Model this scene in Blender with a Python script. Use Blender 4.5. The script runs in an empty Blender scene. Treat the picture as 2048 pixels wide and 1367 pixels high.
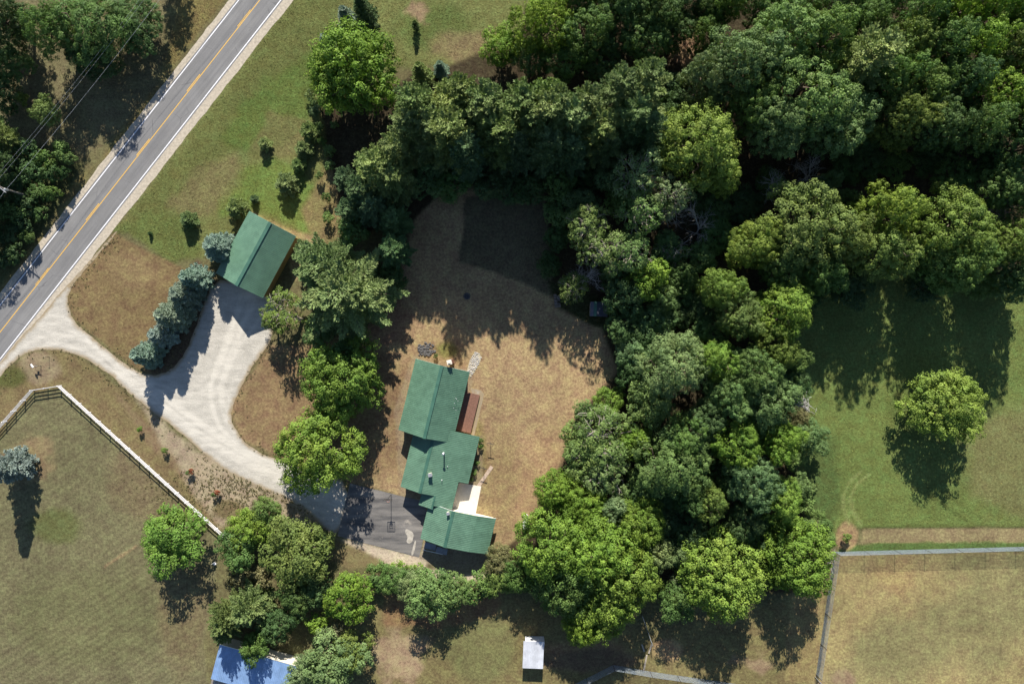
import bpy, math, random
import numpy as np
from mathutils import Vector, Matrix

S = bpy.context.scene
COL = S.collection
R_ = math.radians

# ------------------------------------------------------------------ camera, sky, sun, exposure
CAM_H = 122.88            # drone height in metres, looking straight down
FOC = 2048 * 24 / 36.0    # focal length in photo pixels
cd = bpy.data.cameras.new('drone_camera')
cd.lens = 24; cd.sensor_width = 36; cd.clip_start = 1; cd.clip_end = 3000
cam = bpy.data.objects.new('drone_camera', cd); COL.objects.link(cam)
cam.location = (0, 0, CAM_H); cam.rotation_euler = (0, 0, 0)
S.camera = cam

SUN_EL = R_(31.0)
W = bpy.data.worlds.new('World'); S.world = W; W.use_nodes = True
wn = W.node_tree.nodes; wl = W.node_tree.links
sky = wn.new('ShaderNodeTexSky'); sky.sky_type = 'NISHITA'; sky.sun_disc = False
sky.sun_elevation = SUN_EL; sky.sun_rotation = 0.0; sky.altitude = 250; sky.air_density = .8; sky.dust_density = .3
wl.new(sky.outputs[0], wn['Background'].inputs[0]); wn['Background'].inputs[1].default_value = 0.075
sd = bpy.data.lights.new('sun', 'SUN'); sd.energy = 5.0; sd.angle = R_(0.53); sd.color = (1.0, 0.94, 0.84)
sun = bpy.data.objects.new('sun', sd); COL.objects.link(sun)
sun.location = (0, 60, 80)
# light travels towards -Y and down (shadows fall towards the bottom of the picture)
sun.rotation_euler = Vector((0, -math.cos(SUN_EL), -math.sin(SUN_EL))).to_track_quat('-Z', 'Y').to_euler()
S.view_settings.view_transform = 'Standard'; S.view_settings.look = 'None'
S.view_settings.exposure = 0.85; S.view_settings.gamma = 1.0; S.view_settings.use_curve_mapping = False
S.render.engine = 'CYCLES'
S.cycles.max_bounces = 5; S.cycles.diffuse_bounces = 3; S.cycles.transmission_bounces = 3; S.cycles.transparent_max_bounces = 4

# ------------------------------------------------------------------ helpers
def P(px, py, z=0.0):
    """survey point: photo pixel + height above ground -> world"""
    k = (CAM_H - z) / FOC
    return Vector(((px - 1024) * k, (683.5 - py) * k, z))
def lin(r, g, b):
    f = lambda c: ((c/255+0.055)/1.055)**2.4 if c > 10 else c/255/12.92
    return (f(r), f(g), f(b))
def link(name, data, parent=None, loc=None):
    o = bpy.data.objects.new(name, data); COL.objects.link(o)
    if parent is not None: o.parent = parent
    if loc is not None: o.location = loc
    return o
def tag(o, label=None, cat=None, group=None, kind=None):
    if label: o['label'] = label
    if cat: o['category'] = cat
    if group: o['group'] = group
    if kind: o['kind'] = kind
    return o
def empty(name, loc=(0,0,0), rz=0.0, label=None, cat=None, group=None):
    o = link(name, None, None, loc); o.rotation_euler = (0, 0, rz); o.empty_display_size = 0.3
    return tag(o, label, cat, group)

class MB:
    def __init__(s): s.v = []; s.f = []
    def add(s, vs, fs):
        n = len(s.v); s.v += [tuple(p) for p in vs]; s.f += [tuple(i+n for i in f) for f in fs]; return s
    def box(s, cx, cy, cz, sx, sy, sz, rz=0.0, M=None):
        vs = []
        for dz in (-.5, .5):
            for dx, dy in ((-.5,-.5),(.5,-.5),(.5,.5),(-.5,.5)):
                x, y = dx*sx, dy*sy
                vs.append(Vector((cx + x*math.cos(rz) - y*math.sin(rz), cy + x*math.sin(rz) + y*math.cos(rz), cz + dz*sz)))
        if M: vs = [M @ v for v in vs]
        return s.add(vs, [(3,2,1,0),(4,5,6,7),(0,1,5,4),(1,2,6,5),(2,3,7,6),(3,0,4,7)])
    def bar(s, a, b, w, h, up=(0,0,1)):
        a, b = Vector(a), Vector(b); d = (b-a).normalized(); sd_ = d.cross(Vector(up))
        if sd_.length < 1e-4: sd_ = Vector((1,0,0))
        sd_.normalize(); u = sd_.cross(d)
        vs = [p + sd_*x*w/2 + u*y*h/2 for p in (a, b) for x, y in ((-1,-1),(1,-1),(1,1),(-1,1))]
        return s.add(vs, [(3,2,1,0),(4,5,6,7),(0,1,5,4),(1,2,6,5),(2,3,7,6),(3,0,4,7)])
    def tube(s, pts, rad, n=6, cap=True):
        pts = [Vector(p) for p in pts]; n0 = len(s.v); vs = []
        for i, p in enumerate(pts):
            d = (pts[min(i+1, len(pts)-1)] - pts[max(i-1, 0)]).normalized()
            a = d.cross(Vector((0.13, 0.31, 0.94)))
            if a.length < 1e-3: a = Vector((1,0,0))
            a.normalize(); b = d.cross(a); r = rad[i] if hasattr(rad, '__len__') else rad
            for k in range(n):
                t = 2*math.pi*k/n; vs.append(p + a*math.cos(t)*r + b*math.sin(t)*r)
        fs = [(i*n+k, i*n+(k+1) % n, (i+1)*n+(k+1) % n, (i+1)*n+k) for i in range(len(pts)-1) for k in range(n)]
        if cap: fs += [tuple(range(n))[::-1], tuple((len(pts)-1)*n + k for k in range(n))]
        return s.add(vs, fs)
    def poly(s, pts, z0, z1):
        n = len(pts); vs = [(p[0], p[1], z0) for p in pts] + [(p[0], p[1], z1) for p in pts]
        return s.add(vs, [tuple(range(n))[::-1], tuple(range(n, 2*n))] + [(i, (i+1) % n, n+(i+1) % n, n+i) for i in range(n)])
    def mesh(s, name, mat, smooth=False):
        me = bpy.data.meshes.new(name); me.from_pydata(s.v, [], s.f); me.update()
        if mat: me.materials.append(mat)
        if smooth: me.polygons.foreach_set('use_smooth', [True]*len(me.polygons))
        return me
    def build(s, name, mat, parent=None, smooth=False, loc=None):
        return link(name, s.mesh(name, mat, smooth), parent, loc)

def np_mesh(name, V, F, mat, attrs=None, smooth=False):
    """V (n,3), F (m,k) with constant k"""
    me = bpy.data.meshes.new(name); n = len(V); m, k = F.shape
    me.vertices.add(n); me.vertices.foreach_set('co', np.asarray(V, np.float32).ravel())
    me.loops.add(m*k); me.loops.foreach_set('vertex_index', F.astype(np.int32).ravel())
    me.polygons.add(m); me.polygons.foreach_set('loop_start', np.arange(0, m*k, k, dtype=np.int32))
    me.update(calc_edges=True)
    if attrs:
        for an, (typ, arr) in attrs.items():
            a = me.attributes.new(an, typ, 'POINT')
            a.data.foreach_set('color' if typ == 'FLOAT_COLOR' else 'value', np.asarray(arr, np.float32).ravel())
    if smooth: me.polygons.foreach_set('use_smooth', np.ones(m, bool))
    if mat: me.materials.append(mat)
    return me

# numpy value noise
def vnoise(x, y, seed=0):
    xi = np.floor(x).astype(np.int64); yi = np.floor(y).astype(np.int64); fx = x-xi; fy = y-yi
    fx = fx*fx*(3-2*fx); fy = fy*fy*(3-2*fy)
    def h(a, b):
        n = (a*374761393 + b*668265263 + seed*974711) & 0xffffffff
        n = ((n ^ (n >> 13))*1274126177) & 0xffffffff
        return ((n ^ (n >> 16)) & 0xffff)/65535.0
    return (h(xi,yi)*(1-fx)+h(xi+1,yi)*fx)*(1-fy) + (h(xi,yi+1)*(1-fx)+h(xi+1,yi+1)*fx)*fy
def fbm(x, y, sc, seed=0, oct=4):
    t = 0; a = 1; s = 0
    for i in range(oct):
        t = t + a*(vnoise(x/sc*2**i, y/sc*2**i, seed+i*17)-.5); s += a; a *= .55
    return t/s*2     # about -1..1
def sdf(px, py, poly):
    """signed distance (px), positive inside"""
    d = np.full(px.shape, 1e18); inside = np.zeros(px.shape, bool); n = len(poly)
    for i in range(n):
        ax, ay = poly[i]; bx, by = poly[(i+1) % n]
        ex, ey = bx-ax, by-ay; wx, wy = px-ax, py-ay
        t = np.clip((wx*ex+wy*ey)/(ex*ex+ey*ey+1e-9), 0, 1)
        d = np.minimum(d, (wx-ex*t)**2+(wy-ey*t)**2)
        c = (ay > py) != (by > py)
        with np.errstate(divide='ignore', invalid='ignore'):
            inside ^= c & (px < ex*(py-ay)/(ey if ey else 1e-9)+ax)
    return np.where(inside, 1, -1)*np.sqrt(d)

# ------------------------------------------------------------------ materials
def mat(name):
    m = bpy.data.materials.new(name); m.use_nodes = True
    return m, m.node_tree.nodes, m.node_tree.links, m.node_tree.nodes['Principled BSDF']
def tex_noise(N, L, scale, detail=4, rough=.6, vec=None):
    t = N.new('ShaderNodeTexNoise'); t.inputs['Scale'].default_value = scale
    t.inputs['Detail'].default_value = detail; t.inputs['Roughness'].default_value = rough
    if vec is not None: L.new(vec, t.inputs['Vector'])
    return t.outputs[0]
def mrange(N, L, v, a, b, c, d):
    t = N.new('ShaderNodeMapRange'); L.new(v, t.inputs[0])
    for i, q in enumerate((a, b, c, d)): t.inputs[i+1].default_value = q
    return t.outputs[0]
def mixc(N, L, f, a, b, mode='MIX'):
    t = N.new('ShaderNodeMix'); t.data_type = 'RGBA'; t.blend_type = mode
    for s, v in ((t.inputs[0], f), (t.inputs[6], a), (t.inputs[7], b)):
        if hasattr(v, 'node'): L.new(v, s)
        elif isinstance(v, (int, float)): s.default_value = v
        else: s.default_value = (*v, 1)
    return t.outputs[2]
def math_n(N, L, op, a, b=None):
    t = N.new('ShaderNodeMath'); t.operation = op
    for s, v in ((t.inputs[0], a), (t.inputs[1], b)):
        if v is None: continue
        if hasattr(v, 'node'): L.new(v, s)
        else: s.default_value = v
    return t.outputs[0]
def bump(N, L, h, dist, strength, bsdf):
    b = N.new('ShaderNodeBump'); b.inputs['Distance'].default_value = dist; b.inputs['Strength'].default_value = strength
    L.new(h, b.inputs['Height']); L.new(b.outputs[0], bsdf.inputs['Normal'])
def objpos(N):
    return N.new('ShaderNodeNewGeometry').outputs['Position']
def plain(name, col, rough=.7, var=.25, scale=3.0, metal=0.0, spec=.3, bmp=0.0):
    m, N, L, B = mat(name)
    v = objpos(N); n = tex_noise(N, L, scale, 5, .65, v)
    f = mrange(N, L, n, .25, .75, 1-var, 1+var)
    c = mixc(N, L, 1.0, col, f, 'MULTIPLY'); L.new(c, B.inputs['Base Color'])
    B.inputs['Roughness'].default_value = rough; B.inputs['Metallic'].default_value = metal
    B.inputs['Specular IOR Level'].default_value = spec
    if bmp: bump(N, L, n, bmp, .6, B)
    return m

def leaf_mat(name, trans=.3, spread=.55, gloss=.05):
    m, N, L, B = mat(name); N.remove(B); out = N['Material Output']
    oi = N.new('ShaderNodeObjectInfo'); at = N.new('ShaderNodeAttribute'); at.attribute_name = 'tone'
    f = mrange(N, L, at.outputs['Fac'], 0, 1, 1-spread, 1+spread)
    c = mixc(N, L, 1.0, oi.outputs['Color'], f, 'MULTIPLY')
    # broad patches of yellower and bluer leaves through each crown
    n = tex_noise(N, L, .35, 2, .5, objpos(N))
    h = N.new('ShaderNodeHueSaturation'); L.new(c, h.inputs['Color'])
    L.new(mrange(N, L, n, .3, .7, .482, .507), h.inputs['Hue'])
    L.new(mrange(N, L, n, .3, .7, 1.2, .85), h.inputs['Value'])
    c = h.outputs[0]
    d = N.new('ShaderNodeBsdfDiffuse'); t = N.new('ShaderNodeBsdfTranslucent'); g = N.new('ShaderNodeBsdfGlossy')
    L.new(c, d.inputs[0]); L.new(mixc(N, L, 1.0, c, (1.1, 1.15, .6), 'MULTIPLY'), t.inputs[0])
    g.inputs['Roughness'].default_value = .6; g.inputs[0].default_value = (.9, .95, 1, 1)
    a = N.new('ShaderNodeMixShader'); a.inputs[0].default_value = trans; L.new(d.outputs[0], a.inputs[1]); L.new(t.outputs[0], a.inputs[2])
    b = N.new('ShaderNodeMixShader'); b.inputs[0].default_value = gloss; L.new(a.outputs[0], b.inputs[1]); L.new(g.outputs[0], b.inputs[2])
    L.new(b.outputs[0], out.inputs[0])
    return m
M_LEAF = leaf_mat('broad_leaves', .22, .36, .012)
M_NEEDLE = leaf_mat('needles', .16, .32, .012)
M_BARK = plain('bark', (.13, .10, .075), .9, .4, 6, bmp=.03)
M_PALEBARK = plain('pale_bark', (.36, .32, .27), .85, .35, 5)
M_DEADWOOD = plain('dead_wood', (.50, .48, .47), .85, .3, 5)

# --- ground: colours of grass, straw, sand and litter come from the zones surveyed below
def ground_mat():
    m, N, L, B = mat('ground')
    ca = N.new('ShaderNodeAttribute'); ca.attribute_name = 'zone'
    ta = N.new('ShaderNodeAttribute'); ta.attribute_name = 'tall'
    sa = N.new('ShaderNodeAttribute'); sa.attribute_name = 'stone'
    v = objpos(N)
    grain = tex_noise(N, L, 5.5, 2, .8, v); fine = tex_noise(N, L, 2.2, 3, .75, v); mid = tex_noise(N, L, .55, 5, .65, v); big = tex_noise(N, L, .11, 4, .6, v)
    c = ca.outputs['Color']
    c = mixc(N, L, 1.0, c, mrange(N, L, fine, .3, .7, .70, 1.30), 'MULTIPLY')
    c = mixc(N, L, 1.0, c, mrange(N, L, grain, .25, .75, .72, 1.28), 'MULTIPLY')
    c = mixc(N, L, 1.0, c, mrange(N, L, mid, .3, .7, .80, 1.20), 'MULTIPLY')
    # straw and green tufts
    h = N.new('ShaderNodeHueSaturation'); L.new(c, h.inputs['Color'])
    L.new(mrange(N, L, mid, .35, .65, .482, .518), h.inputs['Hue'])
    L.new(mrange(N, L, big, .35, .65, .88, 1.12), h.inputs['Value']); c = h.outputs[0]
    # pebbles and bare specks
    vo = N.new('ShaderNodeTexVoronoi'); vo.inputs['Scale'].default_value = 3.2; L.new(v, vo.inputs['Vector'])
    sp = tex_noise(N, L, 1.1, 6, .8, v)
    dark = math_n(N, L, 'MULTIPLY', mrange(N, L, sp, .53, .60, 0, 1), sa.outputs['Fac'])
    c = mixc(N, L, math_n(N, L, 'MULTIPLY', dark, .75), c, (.10, .085, .05))
    L.new(c, B.inputs['Base Color'])
    B.inputs['Roughness'].default_value = .95; B.inputs['Specular IOR Level'].default_value = .1
    bh = math_n(N, L, 'MULTIPLY', math_n(N, L, 'ADD', math_n(N, L, 'ADD', fine, grain), mid), math_n(N, L, 'ADD', math_n(N, L, 'MULTIPLY', ta.outputs['Fac'], .5), .1))
    bump(N, L, bh, .30, .5, B)
    return m
M_GROUND = ground_mat()
# ------------------------------------------------------------------ ground sheet
def axis(half, step, far):
    a = np.arange(-half, half+1e-6, step); o = []; x = half; s = step
    while x < far: s *= 1.6; x += s; o.append(x)
    o = np.array(o); return np.concatenate([-o[::-1], a, o])
gx = axis(99, .38, 900); gy = axis(69, .38, 900)
GX, GY = np.meshgrid(gx, gy); U = GX/.09+1024; V_ = 683.5-GY/.09      # photo pixel of every ground point
W1 = fbm(GX, GY, 3.0, 1); W2 = fbm(GX, GY, 14.0, 5); W3 = fbm(GX, GY, 6.0, 9); W4 = fbm(GX, GY, 35., 12)
zone = np.empty(GX.shape+(3,)); zone[:] = np.array(lin(116, 110, 70))*.9
tall = np.full(GX.shape, .35); stone = np.zeros(GX.shape)
def put(poly, rgb, feather=6, warp=5, ta=None, st=None, amt=1.0, var=0.0, field=None):
    d = sdf(U, V_, poly) if field is None else field
    d = d + W1*warp + W3*warp*.6
    k = np.clip(d/feather+.5, 0, 1); k = k*k*(3-2*k)*amt
    c = np.array(lin(*rgb))*.9
    zone[:] = zone*(1-k[..., None]) + c*k[..., None]*(1+var*W3[..., None])
    if ta is not None: tall[:] = tall*(1-k)+ta*k
    if st is not None: stone[:] = stone*(1-k)+st*k
def blob(cx, cy, rx, ry=None): 
    ry = ry or rx
    return (1-np.hypot((U-cx)/rx, (V_-cy)/ry))*min(rx, ry)
def line_d(pts, w):
    d = np.full(U.shape, 1e9)
    for (ax, ay), (bx, by) in zip(pts[:-1], pts[1:]):
        ex, ey = bx-ax, by-ay; t = np.clip(((U-ax)*ex+(V_-ay)*ey)/(ex*ex+ey*ey), 0, 1)
        d = np.minimum(d, np.hypot(U-ax-ex*t, V_-ay-ey*t))
    return w-d
# woods and verges
put([(-900,-900),(460,-900),(340,0),(335,90),(300,210),(150,330),(90,430),(20,560),(-900,1500)], (122,114,78), 20, 14, .7, .3, var=.25)
put([(-900,300),(40,290),(140,300),(165,330),(120,420),(20,560),(-900,1500)], (88,92,52), 18, 12, .9)
put([(330,-400),(480,-200),(455,0),(300,190),(150,385),(-200,830),(-300,800),(0,590),(110,430),(160,350),(240,300),(310,200),(350,40)], (132,118,66), 14, 9, .9, var=.15)
# meadow between the road and the tree line
put([(570,0),(800,-300),(1100,-300),(1060,60),(960,130),(800,140),(660,230),(670,480),(600,500),(330,520),(235,455)], (119,124,63), 12, 8, .9, var=.12)
put([(580,0),(690,-20),(640,140),(560,180),(430,340),(310,450),(235,458),(330,345),(470,160)], (108,114,54), 20, 16, 1.0, amt=.85)
put([(520,170),(640,90),(620,240),(570,300),(470,305),(420,280)], (98,118,44), 26, 16, 1.0, amt=.9)
put([(430,400),(480,345),(550,310),(600,340),(665,400),(665,440),(610,468),(540,432),(490,420),(440,440)], (112,132,50), 16, 10, 1.0)
put([(236,458),(300,425),(390,430),(395,505),(352,528),(296,500)], (106,118,52), 16, 10, 1.0, amt=.9)
put([(330,405),(400,330),(480,300),(470,370),(425,430),(370,440)], (134,120,78), 22, 16, .9, amt=.6)
put([(540,220),(640,250),(640,300),(560,320),(500,300)], (128,118,72), 16, 10, .9, amt=.6)
put([(600,420),(670,300),(690,330),(680,470),(640,490)], (150,130,84), 14, 8, .8, amt=.8)
put(None, (96,114,48), 30, 14, .9, amt=.8, field=blob(870,55,90,45))
put(None, (152,128,94), 12, 22, .5, .4, field=blob(832,25,24,18))
put(None, (142,122,84), 26, 12, .9, amt=.8, field=blob(960,100,90,40))
put([(495,420),(600,465),(640,480),(640,520),(590,560),(575,520),(595,478),(500,428)], (176,152,104), 8, 5, .5, .3, amt=.8)
# mown dry lawn inside the driveway fork
put([(228,466),(345,525),(420,560),(420,610),(340,742),(292,748),(225,702),(150,640),(134,600),(145,570)], (129,108,70), 4, 3, .2, var=.1)
put(None, (146,124,82), 26, 10, .2, amt=.7, field=blob(260,540,50,40))
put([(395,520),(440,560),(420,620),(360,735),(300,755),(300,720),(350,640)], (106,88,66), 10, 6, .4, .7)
# strips by the mailbox and below the drive
put([(-600,900),(0,760),(60,705),(110,698),(160,712),(250,785),(400,930),(440,1000),(445,1070),(120,775),(65,785),(0,870),(-600,1500)], (128,112,72), 8, 5, .4, .15, var=.15)
put(None, (150,132,100), 14, 8, .3, .5, field=blob(80,735,40,34))
put(None, (98,100,48), 14, 8, .5, field=blob(25,755,30,22))
put([(230,785),(330,880),(440,1000),(460,1060),(400,1000),(300,890)], (140,118,84), 10, 6, .3, .5)
put([(275,800),(400,905),(560,965),(650,1040),(655,1078),(575,1045),(545,1005),(440,1055),(400,1000),(335,905)], (172,154,124), 14, 10, .3, 1.0, var=.1)
put(None, (128,112,76), 10, 6, .4, .4, field=blob(455,1020,30,18))
# field bottom left
put([(-900,900),(0,880),(65,790),(120,778),(442,1078),(430,1150),(408,1290),(420,1400),(300,2200),(-900,2200)], (118,113,77), 6, 3, .3, var=.10)
fl = sdf(U, V_, [(-900,900),(0,880),(65,790),(120,778),(442,1078),(430,1150),(408,1290),(420,1400),(300,2200),(-900,2200)])
put(None, (126,108,76), 40, 12, .3, amt=.6, field=np.minimum(blob(330,960,120,90), fl))
put(None, (98,106,52), 22, 10, .4, amt=.8, field=np.minimum(blob(110,1050,48,34), fl))
put(None, (112,111,70), 60, 18, .3, amt=.7, field=np.minimum(blob(180,1230,170,90), fl))
put(None, (132,114,78), 30, 12, .3, amt=.5, field=np.minimum(blob(370,1230,55,110), fl))
put(None, (142,122,86), 14, 18, .3, .3, amt=.8, field=blob(62,918,50,48))
put(line_d and None, (158,132,92), 3, 3, .2, amt=.7, field=line_d([(272,1092),(240,1112),(210,1132)], 3))
zone *= (1 + (.09+.06*W2)*np.sin((U*.53+V_*.85)/13*2*math.pi)*np.clip(fl/20, 0, 1))[..., None]
# woods floor, then the lawns inside it
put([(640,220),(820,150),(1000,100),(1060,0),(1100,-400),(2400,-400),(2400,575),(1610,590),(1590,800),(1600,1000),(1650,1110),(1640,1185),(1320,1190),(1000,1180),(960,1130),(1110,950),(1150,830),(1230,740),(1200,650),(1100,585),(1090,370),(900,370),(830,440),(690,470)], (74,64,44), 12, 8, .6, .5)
put(None, (160,128,92), 14, 8, .8, field=blob(1372,95,30,34))
LAWN = [(545,690),(640,690),(770,640),(830,440),(890,375),(930,378),(1085,372),(1100,585),(1200,650),(1236,740),(1150,835),(1110,950),(1040,1065),(985,1115),(960,1132),(850,1122),(838,1000),(700,962),(560,912),(480,878),(458,820),(480,775)]
put(LAWN, (168,141,98), 8, 5, .25, var=.1)
ll = sdf(U, V_, LAWN)
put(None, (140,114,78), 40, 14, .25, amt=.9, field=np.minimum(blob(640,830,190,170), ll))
put(None, (154,130,84), 40, 14, .25, amt=.7, field=np.minimum(blob(1000,960,40,90), ll))
put(None, (178,144,100), 40, 14, .25, amt=.7, field=np.minimum(blob(1080,980,50,110), ll))
put(None, (132,128,62), 12, 6, .4, amt=.9, field=blob(895,700,24,16))
put(None, (138,124,66), 12, 6, .4, amt=.8, field=blob(958,905,14,50))
put(None, (150,118,86), 14, 8, .25, amt=.8, field=np.minimum(blob(780,640,50,50), ll))
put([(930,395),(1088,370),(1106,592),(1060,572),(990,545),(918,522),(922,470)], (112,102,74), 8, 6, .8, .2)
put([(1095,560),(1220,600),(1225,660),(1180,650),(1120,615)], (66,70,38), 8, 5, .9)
# sand round the pad and the garage, with the garage's shadow painted over it
put([(655,1074),(700,1078),(840,1114),(848,1085),(856,1085),(850,1140),(975,1132),(985,1152),(900,1168),(770,1128),(690,1108)], (208,190,162), 8, 5, .2, .6)
put([(850,1080),(975,1100),(972,1140),(905,1152),(842,1115)], (150,138,118), 8, 5, .2, .5)  # gable-shaped cast shadow of the garage, put into the ground colour
put([(620,1040),(680,1075),(770,1125),(700,1140),(640,1110)], (140,126,82), 10, 6, .5, .6)
put([(788,820),(830,708),(940,738),(945,760),(905,900),(965,870),(965,975),(945,1030),(900,1030),(860,1020),(800,990)], (160,142,112), 6, 4, .25, .7, amt=.6)
# lawns and bare ground at the bottom
put([(730,1200),(900,1215),(1010,1190),(1300,1260),(1645,1185),(1640,1500),(1600,2300),(300,2300),(600,1400),(720,1350)], (130,118,72), 12, 7, .3, var=.12)
put(None, (166,142,106), 24, 34, .2, .4, field=blob(800,1312,46,56))
put(None, (116,116,68), 30, 10, .3, amt=.8, field=blob(960,1290,70,80))
put(None, (150,124,84), 16, 9, .3, field=blob(1160,1310,90,32))
put(None, (126,106,78), 12, 8, .3, .5, field=blob(1180,1320,90,22))
put(None, (176,144,98), 12, 8, .3, .3, field=blob(1330,1300,30,22))
put(None, (160,136,100), 12, 20, .3, .3, field=blob(1510,1325,40,14))
put([(770,1180),(1000,1170),(1000,1230),(860,1260),(770,1250)], (146,112,74), 14, 8, .3, amt=.8)
# east field
EF = [(1590,540),(2400,540),(2400,1052),(1745,1057),(1700,1052),(1650,1090),(1600,1010),(1590,900)]
put(EF, (110,127,55), 7, 4, .8, var=.12)
ef = sdf(U, V_, EF)
put(None, (122,118,70), 60, 20, .7, amt=.8, field=np.minimum(blob(2040,930,110,110), ef))
put(None, (90,110,50), 24, 12, .9, amt=.9, field=blob(1640,960,40,100))
put([(1725,1055),(2400,1052),(2400,1083),(1720,1088)], (146,130,88), 4, 3, .3)
put([(1690,1090),(1760,1084),(2400,1080),(2400,1103),(1670,1108)], (92,116,50), 4, 3, .9)
put(None, (160,132,90), 8, 5, .3, field=blob(1694,1070,22,26))
for tr in ([(1722,942),(1700,962),(1687,990),(1687,1016),(1699,1046)], [(1738,948),(1712,968),(1700,996),(1706,1022),(1722,1050)]):
    put(None, (146,156,84), 3.5, 3, .5, amt=.5, field=line_d(tr, 3))
for tr in ([(1850,985),(1935,1042)], [(1870,975),(1960,1035)], [(1715,1056),(1800,1052),(2300,1052)]):
    put(None, (78,88,36), 3, 1, .9, amt=.6, field=line_d(tr, 2.5))
PD = [(1664,1108),(2400,1094),(2400,2300),(1630,2300),(1640,1360)]
put(PD, (160,143,90), 4, 3, .25, var=.1)
pdm = sdf(U, V_, PD)
kk = np.clip((W2+.1)*2.2, 0, 1)*np.clip(pdm/10, 0, 1)*.75
zone[:] = zone*(1-kk[..., None]) + np.array(lin(134,130,82))*.9*kk[..., None]
kk = np.clip((-W2-.25)*3, 0, 1)*np.clip(pdm/10, 0, 1)*.3
zone[:] = zone*(1-kk[..., None]) + np.array(lin(176,136,84))*.9*kk[..., None]
put(None, (156,134,98), 12, 20, .2, .3, field=blob(1690,1360,35,16))
put([(1580,1190),(1652,1180),(1640,1360),(1570,1360)], (156,136,84), 14, 8, .3, amt=.8)
zone *= (1+.10*W4[..., None])
mott = fbm(GX*.8+GY*.5, GY*.8-GX*.5, 2.2, 31)*fbm(GX, GY, 11, 33)
zone *= (1+np.clip(tall, .25, 1)[..., None]*np.stack([.55*mott, .30*mott, .35*mott], -1))
lum = zone@np.array([.3, .55, .15]); exg = np.clip((zone[..., 1]-zone[..., 0])/np.maximum(lum, .01)*2, 0, 1)   # greener than straw
ds = .15+.02*exg
zone = zone*(1-ds[..., None])+lum[..., None]*ds[..., None]; zone = np.clip(zone*.83, .01, .8)
ny, nx = GX.shape; idx = np.arange(ny*nx).reshape(ny, nx)
Fq = np.stack([idx[:-1,:-1], idx[:-1,1:], idx[1:,1:], idx[1:,:-1]], -1).reshape(-1, 4)
relief = .10*W2*np.clip(1-np.abs(GX)/400, 0, 1)*0
Vg = np.stack([GX, GY, relief], -1).reshape(-1, 3)
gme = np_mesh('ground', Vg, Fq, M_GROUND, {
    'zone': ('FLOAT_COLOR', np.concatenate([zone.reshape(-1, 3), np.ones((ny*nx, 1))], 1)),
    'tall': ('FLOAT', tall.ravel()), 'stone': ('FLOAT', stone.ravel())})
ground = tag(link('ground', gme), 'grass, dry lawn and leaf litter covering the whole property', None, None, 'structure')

DRIVE = [(238,455),(222,480),(175,535),(143,570),(134,600),(146,640),(185,674),(225,708),(265,738),(300,752),(340,742),(372,705),(392,655),(408,605),(428,560),(480,560),(560,600),(552,640),(542,680),(522,708),(500,742),(480,780),(462,818),(466,852),(487,882),(520,906),(560,918),(620,940),(705,966),(678,1074),(650,1058),(610,1015),(565,992),(520,975),(470,950),(430,925),(392,893),(350,855),(315,830),(290,810),(258,785),(225,752),(188,726),(150,708),(110,697),(70,700),(40,712),(15,735),(-30,790),(-60,790)]
# upright tufts in the long grass
def grass_mat():
    m, N, L, B = mat('grass_blades'); a = N.new('ShaderNodeAttribute'); a.attribute_name = 'zone'
    L.new(a.outputs['Color'], B.inputs['Base Color']); B.inputs['Roughness'].default_value = .8; B.inputs['Specular IOR Level'].default_value = .1; return m
gr = np.random.default_rng(2); ng = 420000
tx = gr.uniform(-96, 96, ng); ty = gr.uniform(-65, 65, ng)
ix = np.clip(((tx-gx[0])*0).astype(int)+np.searchsorted(gx, tx)-1, 0, nx-2); iy = np.clip(np.searchsorted(gy, ty)-1, 0, ny-2)
tt = tall[iy, ix]; rd = (P(337, 233.6)); rdist = np.abs((tx-rd.x)*.7875-(ty-rd.y)*.6165)
ok = (gr.uniform(size=ng) < np.clip((tt-.3)*1.4, 0, 1)) & (rdist > 4.9) & (sdf(tx/.09+1024, 683.5-ty/.09, DRIVE) < -3); tx, ty, tt, ix, iy = tx[ok], ty[ok], tt[ok], ix[ok], iy[ok]; ng = len(tx)
hh = (.03+.06*tt)*gr.uniform(.5, 1.4, ng); an = gr.uniform(0, 6.283, ng); ww = gr.uniform(.03, .09, ng); lx = gr.normal(size=ng)*.11; ly = gr.normal(size=ng)*.11-.02
Va = np.stack([np.stack([tx-np.cos(an)*ww, ty-np.sin(an)*ww, tx*0], 1), np.stack([tx+np.cos(an)*ww, ty+np.sin(an)*ww, tx*0], 1), np.stack([tx+lx, ty+ly, hh], 1)], 1).reshape(-1, 3)
gc = zone[iy, ix]*gr.uniform(.85, 1.6, (ng, 1))*np.stack([gr.uniform(.9, 1.15, ng), np.ones(ng), gr.uniform(.8, 1.1, ng)], 1)
tag(link('long_grass', np_mesh('long_grass', Va, np.arange(3*ng).reshape(-1, 3), grass_mat(), {'zone': ('FLOAT_COLOR', np.repeat(np.concatenate([gc, np.ones((ng, 1))], 1), 3, 0))})), 'long dry and green grass in the meadow, verges and right field', 'grass', None, 'stuff')

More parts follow.
